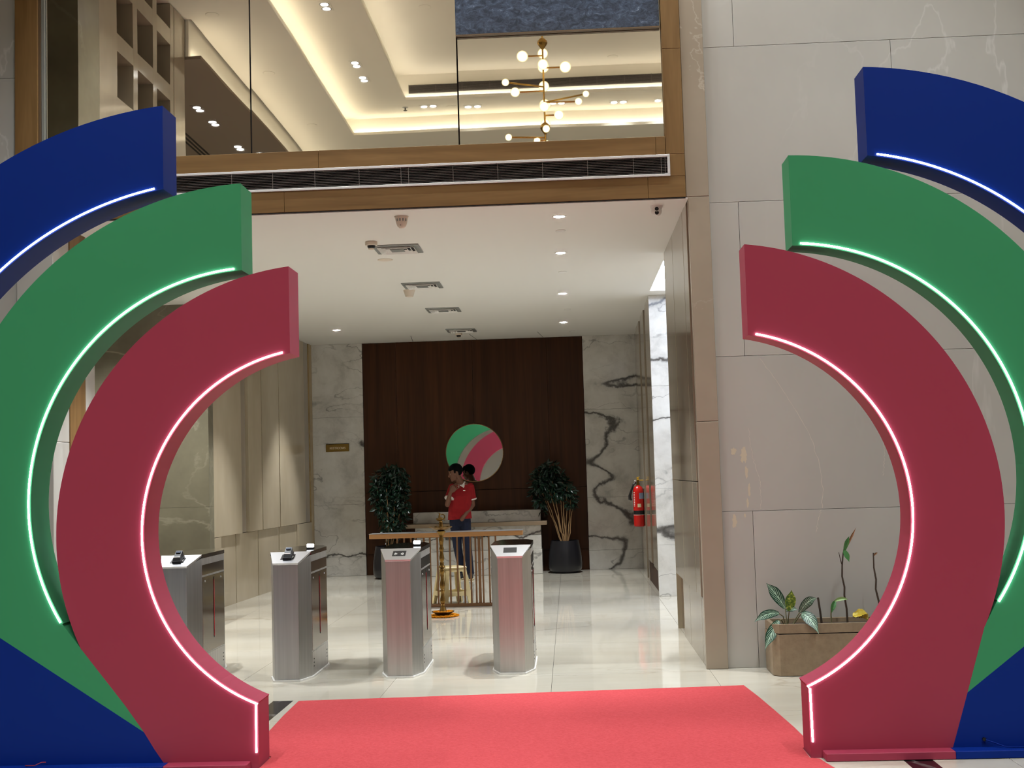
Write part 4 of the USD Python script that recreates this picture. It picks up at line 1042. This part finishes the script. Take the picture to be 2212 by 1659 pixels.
B = lambda l, y: [(x, y + (i % 3 - 1) * .06, z, r) for i, (x, z, r) in enumerate(l)]
PYR = 19.40
potted('potted_shrub', 'leafy dark shrub in a black pot right of the console', -.108, PYR, B([(-.30, 1.58, .12), (-.42, 1.48, .13), (-.22, 1.48, .13), (-.48, 1.36, .12), (-.33, 1.36, .15), (-.15, 1.36, .13), (-.05, 1.24, .12), (.02, 1.14, .09), (-.50, 1.22, .10), (-.25, 1.22, .12), (-.48, 1.08, .08), (-.43, .94, .05), (.0, 1.05, .07)], PYR), 1000, 5,
       [(-.04, -.30, 1.25, 0), (-.05, -.36, 1.35, .05), (-.02, -.16, 1.4, -.04), (0, -.07, 1.45, .03), (.01, .0, 1.38, -.02), (.02, .06, 1.3, .04), (.04, .12, 1.2, 0), (.05, .16, 1.12, -.03), (.0, -.22, 1.3, -.05)])
potted('potted_shrub', 'leafy dark shrub left of the console, its pot behind a turnstile', -2.77, 19.15, B([(-2.62, 1.62, .10), (-2.75, 1.57, .13), (-2.88, 1.50, .12), (-2.55, 1.52, .09), (-2.92, 1.37, .12), (-2.72, 1.40, .16), (-2.58, 1.38, .11), (-2.94, 1.22, .10), (-2.75, 1.22, .16), (-2.56, 1.22, .11), (-2.85, 1.05, .13), (-2.65, 1.05, .13), (-2.51, 1.05, .06), (-2.80, .90, .12), (-2.62, .88, .12), (-2.75, .75, .10), (-2.65, .70, .07), (-2.75, .60, .06)], 19.15), 1500, 9,
       [(-.04, -.1, 1.2, 0), (-.02, .05, 1.4, .04), (.02, .12, 1.3, -.03), (.04, .18, 1.1, .02), (0, -.02, 1.35, -.05)])

# ------------------------------------------------------------------ plastic stool behind the railing
SX, SY = -1.455, 15.20
st = thing('stool', 'cream plastic stool with cut out sides behind the railing', 'stool', (SX, SY, 0))
SROT = trimesh.transformations.rotation_matrix(math.radians(28), [0, 0, 1])


def stool_side():
    p = Polygon([(-.125, .43), (.125, .43), (.185, 0), (.135, 0), (.118, .10), (-.118, .10), (-.135, 0), (-.185, 0)])
    hole_ = Polygon([(-.075, .37), (.075, .37), (.10, .165), (-.10, .165)]).buffer(.018).buffer(-.0)
    hole2 = sbox(-.055, .0, .055, .06)
    p = p.difference(hole_.buffer(-.004))
    m = slab_xz(p, -.009, .009)
    # lean: the sides slope outward to the floor
    v = np.array(m.vertices)
    v[:, 1] += -(.125 + (.43 - v[:, 2]) / .43 * .06)
    m.vertices = v
    return m


def put(m, rot=0.0):
    m = m.copy()
    m.apply_transform(trimesh.transformations.rotation_matrix(rot, [0, 0, 1]))
    m.apply_transform(SROT)
    m.apply_translation([SX, SY, .001])
    return m


part(st, 'seat', put(bx(-.142, .142, -.142, .142, .415, .445, .010)), 'cream_plastic')
for k in range(4):
    part(st, 'side', put(stool_side(), k * math.pi / 2), 'cream_plastic')
part(st, 'stretcher', put(bx(-.15, .15, -.15, .15, .118, .124)), 'cream_plastic')

# ------------------------------------------------------------------ person
PSX, PSY = -1.60, 18.6
per = thing('person', 'person in a red polo shirt and dark jeans leaning a hand on the chin', 'person', (PSX, PSY, 0))


def V(*p):
    return np.array(p, float)


def sph(p, r, n=20):
    return mf.Manifold.sphere(float(r), n).translate([float(k) for k in p])


def bone(*pr):
    return mf.Manifold.batch_hull([sph(p, r) for p, r in pr])


def smooth_body(bones, cell=.014, it=8):
    m = mf.Manifold.batch_boolean(bones, mf.OpType.Add).refine_to_length(cell)
    t_ = to_mesh(m)
    t_.merge_vertices()
    trimesh.smoothing.filter_taubin(t_, lamb=.5, nu=.53, iterations=it)
    return t_


SL, EL, WL = V(-1.475, 18.62, 1.355), V(-1.448, 18.67, 1.085), V(-1.555, 18.515, .945)
SR, ER, WR = V(-1.735, 18.60, 1.350), V(-1.806, 18.47, 1.105), V(-1.752, 18.43, 1.285)
NB, HC_ = V(-1.612, 18.61, 1.408), V(-1.688, 18.575, 1.565)
HL, KL, AL = V(-1.568, 18.63, .88), V(-1.535, 18.585, .475), V(-1.503, 18.60, .09)
HR, KR, AR = V(-1.710, 18.63, .88), V(-1.684, 18.60, .475), V(-1.632, 18.70, .09)
fw_ = V(-.93, -.30, -.22)
fw_ /= np.linalg.norm(fw_)
lf = np.cross([0, 0, 1], fw_)
lf /= np.linalg.norm(lf)
upv = np.cross(fw_, lf)
H = lambda x, y, z: HC_ + fw_ * x + lf * y + upv * z      # head frame: forward, left, up


def ell(c, sx, sy, sz, n=28):
    m = mf.Manifold.sphere(1.0, n)
    A = np.stack([fw_ * sx, lf * sy, upv * sz], 1)
    return m.transform(np.column_stack([A, c]))


head = [ell(H(-.012, 0, .028), .098, .076, .096), bone((H(.070, 0, -.098), .018), (H(.02, .046, -.075), .020), (H(.02, -.046, -.075), .020), (H(.055, .034, -.025), .028), (H(.055, -.034, -.025), .028), (H(.052, 0, .045), .040)),
        bone((H(.086, 0, .004), .010), (H(.106, 0, -.030), .010)), bone((H(.092, 0, -.036), .012), (H(.092, .012, -.036), .008), (H(.092, -.012, -.036), .008)),
        bone((H(.082, .014, -.062), .009), (H(.082, -.014, -.062), .009)), bone((H(.079, .012, -.074), .009), (H(.079, -.012, -.074), .009)),
        bone((H(.074, .034, .018), .010), (H(.082, .010, .020), .010)), bone((H(.074, -.034, .018), .010), (H(.082, -.010, .020), .010))]
for sgn in (-1, 1):
    head.append(bone((H(-.004, sgn * .076, .016), .014), (H(-.008, sgn * .080, -.018), .009), (H(-.016, sgn * .084, .010), .011)))
neck = [bone((H(-.02, 0, -.05), .052), (NB + V(0, .01, -.02), .062))]
skin = head + neck
skin += [bone((NB + V(0, .01, -.02), .060), (SL, .045), (SR, .045), (V(-1.64, 18.61, 1.20), .09)), bone((V(-1.70, 18.61, 1.20), .085), (V(-1.57, 18.61, 1.20), .085), (V(-1.69, 18.62, .93), .08), (V(-1.59, 18.62, .93), .08))]
for S_, E_, W_ in ((SL, EL, WL), (SR, ER, WR)):
    skin += [bone((S_, .046), (E_, .036)), bone((E_, .036), (E_ * .65 + W_ * .35, .036), (W_, .025))]
for h_, k_, a_ in ((HL, KL, AL), (HR, KR, AR)):
    skin += [bone((h_, .075), (k_, .050)), bone((k_, .050), (a_, .036))]
# his left hand slides into the pocket; the right hand rests against neck and jaw with five bent fingers
hd_l = V(-1.600, 18.495, .885)
skin += [bone((WL, .024), (hd_l + V(.02, 0, .03), .030), (hd_l, .032))]
pd = V(.50, .14, .52)
pd /= np.linalg.norm(pd)
sd_ = np.cross(pd, V(0, -1, 0))
sd_ /= np.linalg.norm(sd_)
pc = WR + pd * .055
skin += [bone((WR, .024), (pc - sd_ * .030, .015), (pc + sd_ * .028, .015), (pc + pd * .035 - sd_ * .034, .012), (pc + pd * .035 + sd_ * .030, .012))]
fingers = []
for k, (o_, ln) in enumerate(((-.033, .034), (-.012, .042), (.010, .040), (.030, .031))):
    a_ = pc + pd * .030 + sd_ * o_
    b_ = a_ + pd * ln + V(.006, .012, 0) + sd_ * o_ * .25
    c_ = b_ + pd * ln * .6 + V(.012, .024, 0)
    fingers += [bone((a_, .0095), (b_, .0085)), bone((b_, .0085), (c_, .0075))]
ta = WR + pd * .028 - sd_ * .030
tb = ta + pd * .030 - sd_ * .024
fingers += [bone((ta, .012), (tb, .0095)), bone((tb, .0095), (tb + pd * .030 + V(.004, .01, 0), .008))]
part(per, 'body', smooth_body(skin + fingers, .010, 5), 'skin', True)

# hair: a cap over the skull with a fringe
cap = ell(H(-.018, 0, .040), .108, .086, .102, 32)
frame_cut = mf.Manifold.cube([.4, .4, .4], True)
A_ = np.stack([fw_, lf, upv], 1)
cut = frame_cut.transform(np.column_stack([A_, H(.20 + .030, 0, -.2 + .052)]))
cut2 = frame_cut.transform(np.column_stack([A_, H(.20 - .03, 0, -.2 + .0)]))
hair = cap - cut - cut2
fringe = mf.Manifold.batch_hull([sph(H(.070, y, .062), .018) for y in (-.045, 0, .045)] + [sph(H(.030, y, .095), .030) for y in (-.04, .04)] + [sph(H(.080, -.02, .048), .010)])
part(per, 'hair', smooth_body([hair, fringe], .012, 5), 'hair', True)
for sgn in (-1, 1):
    part(per, 'eye', to_mesh(ell(H(.080, sgn * .030, .003), .006, .013, .006, 14)), 'eye_white', True)
    part(per, 'brow', to_mesh(bone((H(.083, sgn * .012, .026), .004), (H(.076, sgn * .042, .024), .004))), 'hair', True)

torso = [bone((SL + V(-.01, 0, -.005), .058), (SR + V(.01, 0, -.005), .058), (V(-1.680, 18.61, 1.22), .098), (V(-1.54, 18.61, 1.22), .098)),
         bone((V(-1.680, 18.61, 1.22), .098), (V(-1.54, 18.61, 1.22), .098), (V(-1.715, 18.615, 1.04), .090), (V(-1.565, 18.615, 1.04), .090)),
         bone((V(-1.715, 18.615, 1.04), .090), (V(-1.565, 18.615, 1.04), .090), (V(-1.722, 18.62, .86), .098), (V(-1.558, 18.62, .86), .098)),
         bone((NB + V(0, .01, -.045), .066), (SL + V(-.03, 0, .0), .05), (SR + V(.03, 0, .0), .05))]


def plane_cut(m, nrm, pt):
    nrm = np.asarray(nrm, float) / np.linalg.norm(nrm)
    return m.trim_by_plane([float(k) for k in nrm], float(nrm @ pt))


shirt = mf.Manifold.batch_boolean(torso, mf.OpType.Add)
shirt = plane_cut(shirt, (-.04, 0, 1), V(-1.64, 18.6, .885))
cuffs = []
sleeves = []
for S_, E_ in ((SL, EL), (SR, ER)):
    u_ = (E_ - S_) / np.linalg.norm(E_ - S_)
    end = S_ + u_ * .185
    s_ = bone((S_, .062), (S_ + u_ * .30, .072))
    sleeves.append(plane_cut(s_, -u_, end))
    cuffs.append(plane_cut(plane_cut(bone((S_ + u_ * .1, .0705), (S_ + u_ * .34, .074)), -u_, end + u_ * .006), u_, end - u_ * .013))
sh = mf.Manifold.batch_boolean([shirt] + sleeves, mf.OpType.Add).refine_to_length(.016)
shm = to_mesh(sh)
shm.merge_vertices()
vv = np.array(shm.vertices)
vv[:, 1] -= (meshkit.noise(vv * [9, 9, 26], 4) - .5) * np.clip((1.14 - vv[:, 2]) / .2, 0, 1) * .016
shm.vertices = vv
trimesh.smoothing.filter_taubin(shm, iterations=4)
shp = part(per, 'polo_shirt', shm, 'polo_red', 50)
for cf in cuffs:
    part(shp, 'cuff', to_mesh(cf), 'polo_white', 40)
cb = NB + V(0, .012, -.008)
ringp = [cb + V(.066 * math.cos(a), .062 * math.sin(a), .016 * math.sin(a) - .004) for a in np.linspace(0, 2 * math.pi, 28, endpoint=False)]
part(shp, 'collar', [tube(ringp, .011, 8, True), to_mesh(mf.Manifold.batch_hull([sph(p, .005, 10) for p in (cb + V(.060, -.02, .034), cb + V(.074, .02, .020), cb + V(.016, -.094, -.030), cb + V(.048, -.084, -.052))])),
                     to_mesh(mf.Manifold.batch_hull([sph(p, .005, 10) for p in (cb + V(-.062, -.03, .004), cb + V(-.074, .01, .0), cb + V(-.018, -.080, -.045), cb + V(-.050, -.062, -.055))]))], 'polo_white', 40)
part(shp, 'badge', bx(-1.572, -1.540, 18.500, 18.514, 1.296, 1.313, .002), 'polo_white', label='small white chest badge')
jeans = [bone((V(-1.705, 18.62, .90), .089), (V(-1.57, 18.62, .90), .089), (HL + V(0, 0, -.05), .088), (HR + V(0, 0, -.05), .088))]
for h_, k_, a_ in ((HL, KL, AL), (HR, KR, AR)):
    jeans += [bone((h_ + V(0, 0, -.04), .088), (k_, .064)), bone((k_, .064), (a_ + V(0, .008, 0), .052))]
jm = mf.Manifold.batch_boolean(jeans, mf.OpType.Add)
jm = plane_cut(plane_cut(jm, (0, 0, -1), V(0, 0, .93)), (0, 0, 1), V(0, 0, .065)).refine_to_length(.016)
jm = to_mesh(jm)
jm.merge_vertices()
trimesh.smoothing.filter_taubin(jm, iterations=5)
jp = part(per, 'jeans', jm, 'denim', 60)
part(jp, 'pocket_hem', tube([(-1.640, 18.512, .882), (-1.600, 18.500, .876), (-1.560, 18.505, .878)], .006, 6), 'denim', True)
for a_, tx, ty in ((AL, .012, -.15), (AR, -.02, -.15)):
    h1 = V(a_[0], a_[1] + .045, .034)
    t1 = V(a_[0] + tx, a_[1] + ty, .030)
    up_ = bone((h1, .033), (t1, .028), (t1 + V(0, .07, .01), .034), (V(a_[0], a_[1] + .01, .085), .036))
    sp_ = part(per, 'shoe', to_mesh(plane_cut(up_, (0, 0, 1), V(0, 0, .018))), 'shoe_dark', 50)
    sole = mf.Manifold.batch_hull([sph(p, .010, 10) for q, w in ((h1, .03), (t1, .032), (t1 + V(0, .07, 0), .04)) for p in (V(q[0] - w, q[1], .012), V(q[0] + w, q[1], .012))] + [sph(V(t1[0], t1[1] - .022, .012), .010, 10), sph(V(h1[0], h1[1] + .02, .012), .010, 10)])
    part(sp_, 'sole', to_mesh(sole), 'sole_pale', 50)

# ------------------------------------------------------------------ fire extinguisher on the far right wall
EX, EY = .985, 18.35
ex = thing('fire_extinguisher', 'red fire extinguisher hung on the far right panelled wall', 'fire extinguisher', (EX, EY, .71))
part(ex, 'cylinder', lathe([(.02, .712), (.066, .716), (.078, .735), (.079, 1.215), (.074, 1.25), (.055, 1.285), (.024, 1.305), (.02, 1.32)], (EX, EY, 0), 32), 'ext_red', 40)
part(ex, 'black_band', lathe([(.0785, .890), (.0797, .892), (.0797, .945), (.0785, .947)], (EX, EY, 0), 32), 'black')
part(ex, 'pale_line', lathe([(.0786, .879), (.0796, .880), (.0796, .885), (.0786, .886)], (EX, EY, 0), 32), 'white')
part(ex, 'valve', lathe([(.022, 1.31), (.024, 1.335), (.018, 1.345), (.018, 1.385)], (EX, EY, 0), 16), 'brass', 40)
part(ex, 'handle', [bx(EX - .02, EX + .075, EY - .012, EY + .012, 1.375, 1.387, .003), trimesh.convex.convex_hull(np.array([(EX - .03, EY - .012, 1.405), (EX - .03, EY + .012, 1.405), (EX + .03, EY - .012, 1.43), (EX + .03, EY + .012, 1.43), (EX - .03, EY - .012, 1.412), (EX - .03, EY + .012, 1.412), (EX + .03, EY - .012, 1.438), (EX + .03, EY + .012, 1.438)])), bx(EX - .012, EX + .012, EY - .010, EY + .010, 1.385, 1.428, .002)], 'handle_yellow')
part(ex, 'gauge', ball((EX - .040, EY - .02, 1.372), .017, 2, (1, .6, 1)), 'steel_light', True)
part(ex, 'hose', tube([(EX - .03, EY, 1.352), (EX - .07, EY - .01, 1.32), (EX - .10, EY - .02, 1.24), (EX - .125, EY - .02, 1.16), (EX - .125, EY - .02, 1.115), (EX - .10, EY - .02, 1.10)], [.013, .013, .016, .022, .024, .014], 10), 'black', True)


def wrap_label(a0, a1, z0, z1, r=.0798):
    a = np.radians(np.linspace(a0, a1, 12))
    v = np.array([(EX + r * math.cos(k), EY + r * math.sin(k), z) for z in (z0, z1) for k in a] + [(EX + (r - .001) * math.cos(k), EY + (r - .001) * math.sin(k), z) for z in (z0, z1) for k in a])
    f = []
    for i in range(11):
        f += [(i, i + 1, 13 + i), (i, 13 + i, 12 + i)]
    return trimesh.Trimesh(v, f, process=False)


part(ex, 'label', wrap_label(-85, -20, 1.115, 1.20), 'label_blue', label='pale blue label')
part(ex, 'label', wrap_label(-105, -68, .995, 1.045), 'label_cream', label='small cream label')
for k in range(9):
    part(ex, 'lettering', wrap_label(-152, -136, 1.20 - .024 * k, 1.212 - .024 * k), 'white')
part(ex, 'bracket', bx(EX + .05, EX + .092, EY - .03, EY + .03, 1.20, 1.26, .003), 'black')

# ------------------------------------------------------------------ planter with plants by the right stone wall
pt = thing('planter', 'long taupe stone planter trough at the foot of the right stone wall', 'planter', (2.0, 9.6, 0))
fo = Polygon([(1.50, 9.42), (2.95, 9.42), (2.95, 9.80), (1.455, 9.80), (1.455, 9.47)])
part(pt, 'trough', slab_xy(fo, .004, .303).union(slab_xy(fo, .004, .303)) if False else slab_xy(fo.buffer(.004), .004, .303), 'planter_stone')
part(pt, 'rim', slab_xy(fo.difference(fo.buffer(-.03)), .310, .376), 'planter_stone')
part(pt, 'rim_joint', slab_xy(fo.buffer(-.004), .303, .310), 'dark_gap')
part(pt, 'soil', slab_xy(fo.buffer(-.029), .310, .345), 'soil')
MAT['calathea'] = usdkit.material(stage, f'{LOOKS}/calathea_leaf', {
    'uv': ('uvmap', {'attribute': 'st'}), 's': ('separate_xyz', {}), 'av': ('math', dict(math_type='absolute')), 'k': ('math', dict(math_type='multiply', value2=.55)), 'd': ('math', dict(math_type='subtract')),
    'f': ('math', dict(math_type='multiply', value2=6.0)), 'fr': ('math', dict(math_type='fraction')), 'r': ('rgb_ramp', {'ramp': [(0, (0, 0, 0)), (.48, (0, 0, 0)), (.62, (1, 1, 1)), (.84, (1, 1, 1)), (.97, (0, 0, 0)), (1, (0, 0, 0))]}),
    'r2': ('rgb_ramp', {'ramp': [(0, (1, 1, 1)), (.05, (1, 1, 1)), (.09, (0, 0, 0)), (.12, (0, 0, 0)), (.78, (0, 0, 0)), (.9, (0, 0, 0)), (1, (0, 0, 0))]}), 'r3': ('rgb_ramp', {'ramp': [(0, (.9, .9, .9)), (.7, (.75, .75, .75)), (.85, (0, 0, 0)), (1, (0, 0, 0))]}),
    'm1': ('mix', dict(mix_type='multiply', fac=1.0)), 'mx': ('mix', dict(mix_type='lighten', fac=1.0)), 'c': ('mix', dict(color1=lin((24, 62, 44)), color2=lin((186, 216, 190)))), 'p': ('principled_bsdf', dict(roughness=.35))},
    [('uv.UV', 's.vector'), ('s.y', 'av.value1'), ('av.value', 'k.value1'), ('s.x', 'd.value1'), ('k.value', 'd.value2'), ('d.value', 'f.value1'), ('f.value', 'fr.value1'), ('fr.value', 'r.fac'), ('av.value', 'r2.fac'), ('av.value', 'r3.fac'),
     ('r.color', 'm1.color1'), ('r3.color', 'm1.color2'), ('m1.color', 'mx.color1'), ('r2.color', 'mx.color2'), ('mx.color', 'c.fac'), ('c.color', 'p.base_color')], surface='p.BSDF')


def leaf(p0, p1, w, sag=.0, cup=.15, face=(0, -1, .3), tip=1.4):
    """A curved blade from p0 to p1, w = full width; uv = (along, -1..1 across)."""
    p0, p1 = V(*p0), V(*p1)
    L = np.linalg.norm(p1 - p0)
    n, k = 15, 9
    v, uv = [], []
    for i in range(n):
        s_ = i / (n - 1)
        c = p0 + (p1 - p0) * s_ + V(0, 0, 1) * sag * 4 * s_ * (1 - s_)
        d = (p1 - p0) + V(0, 0, 1) * sag * 4 * (1 - 2 * s_)
        d /= np.linalg.norm(d)
        side = np.cross(d, V(*face))
        side /= np.linalg.norm(side)
        nm = np.cross(side, d)
        hw = w / 2 * (math.sin(math.pi * min(1, s_ * .93 + .05)) ** .62) * (1 if s_ < .6 else max(.02, 1 - ((s_ - .6) / .4) ** tip * .9))
        for j in range(k):
            q = -1 + 2 * j / (k - 1)
            v.append(c + side * q * hw + nm * abs(q) * hw * cup + nm * .003 * math.sin(s_ * 40 + abs(q)))
            uv.append((s_, q))
    f = []
    for i in range(n - 1):
        for j in range(k - 1):
            a = i * k + j
            f += [(a, a + 1, a + k + 1), (a, a + k + 1, a + k)]
    return trimesh.Trimesh(np.array(v), np.array(f), process=False), np.array(uv)


ca = thing('leafy_plant', 'low plant with broad white striped leaves at the left end of the planter', 'plant', (1.60, 9.58, .345))
for p0, p1, w, sag, yb in (((1.580, 9.60, .475), (1.447, 9.60, .664), .085, .012, 0), ((1.521, 9.54, .444), (1.328, 9.47, .394), .066, .022, 0), ((1.512, 9.50, .395), (1.384, 9.395, .200), .078, .014, 0),
                           ((1.678, 9.56, .445), (1.800, 9.50, .552), .068, .026, 0), ((1.682, 9.50, .440), (1.776, 9.362, .308), .088, .035, 0), ((1.575, 9.55, .462), (1.655, 9.50, .470), .040, .01, 0)):
    m, uv = leaf(p0, p1, w, sag)
    part(ca, 'leaf', m, 'calathea', True, uv=uv)
m, uv = leaf((1.597, 9.53, .462), (1.620, 9.52, .617), .078, .0)
part(ca, 'leaf', m, 'calathea_yellow', True, uv=uv, label='yellow green spotted upright leaf')
for q in ([(1.585, 9.58, .340), (1.583, 9.59, .41), (1.580, 9.60, .475)], [(1.59, 9.58, .34), (1.592, 9.56, .40), (1.597, 9.53, .462)], [(1.575, 9.58, .34), (1.555, 9.56, .42), (1.521, 9.54, .444)], [(1.570, 9.57, .34), (1.535, 9.52, .40), (1.512, 9.50, .395)], [(1.62, 9.58, .34), (1.65, 9.57, .40), (1.678, 9.56, .445)], [(1.615, 9.57, .34), (1.655, 9.54, .40), (1.682, 9.52, .44)]):
    part(ca, 'stalk', tube(np.array(q), .0042, 6), 'stalk', True)

s1 = thing('bare_stem_plant', 'tall thin bare stem with a few green leaves at its tip', 'plant', (2.035, 9.6, .345))
part(s1, 'stem', tube([(2.036, 9.6, .335), (2.034, 9.6, .46), (2.022, 9.6, .56), (2.026, 9.6, .62), (2.012, 9.6, .70), (2.016, 9.6, .78), (2.026, 9.6, .86), (2.034, 9.6, .90)], [.008, .0075, .007, .007, .0065, .006, .005, .004], 7), 'twig', True)
part(s1, 'twig', tube([(2.014, 9.6, .79), (2.004, 9.6, .835), (1.996, 9.6, .882)], [.004, .003, .002], 5), 'twig', True)
for p0, p1, w in (((2.034, 9.59, .885), (2.075, 9.58, 1.000), .032), ((2.032, 9.585, .895), (2.062, 9.56, .808), .040)):
    m, uv = leaf(p0, p1, w, .006, .3)
    part(s1, 'leaf', m, 'leaf_fresh', True)
m, uv = leaf((2.05, 9.6, .905), (2.135, 9.6, 1.062), .017, .004, .8)
part(s1, 'leaf', m, 'dry_leaf', True, label='dry brown rolled leaf')
s2 = thing('bare_stem_plant', 'second bare dark stem without leaves beside the red arch', 'plant', (2.29, 9.6, .345))
part(s2, 'stem', tube([(2.300, 9.6, .335), (2.272, 9.6, .52), (2.256, 9.6, .60), (2.262, 9.6, .67), (2.250, 9.6, .76), (2.252, 9.6, .868)], [.008, .0075, .007, .007, .006, .005], 7), 'twig', True)
m, uv = leaf((2.253, 9.6, .845), (2.285, 9.6, .868), .014, .006, .5)
part(s2, 'withered_leaf', m, 'dry_leaf', True)
single('plant_stub', tube([(1.846, 9.6, .335), (1.838, 9.6, .44), (1.826, 9.6, .548)], [.009, .008, .008], 7), 'twig', 'short cut off dark stem between the leafy plant and the seedling', 'plant', smooth=True)
sd2 = thing('seedling', 'small seedling with a drooping curled leaf in the planter', 'plant', (1.918, 9.6, .345))
part(sd2, 'stem', tube([(1.918, 9.6, .335), (1.917, 9.6, .42), (1.922, 9.6, .475)], .005, 6), 'stalk', True)
m, uv = leaf((1.950, 9.59, .520), (1.915, 9.57, .432), .036, .008, .6)
part(sd2, 'leaf', m, 'leaf_fresh', True)
m, uv = leaf((1.945, 9.59, .518), (2.045, 9.57, .530), .028, .012, .5)
part(sd2, 'leaf', m, 'leaf_pale', True)
m, uv = leaf((2.062, 9.53, .408), (2.168, 9.50, .388), .085, .004, 1.1, face=(0, -.6, .8), tip=9)
lv = np.array(m.vertices)
lv[:, 1] += (meshkit.noise(lv * 55, 3) - .5) * .022
lv[:, 2] += (meshkit.noise(lv * 40, 5) - .5) * .020 + np.clip((lv[:, 0] - 2.10) / .06, 0, 1) * (uv[:, 1] > 0) * .045
m.vertices = lv
part(thing('fallen_leaf', 'crumpled yellow leaf lying on the planter rim', 'leaf', (2.11, 9.54, .38)), 'blade', m, 'leaf_yellow', True)
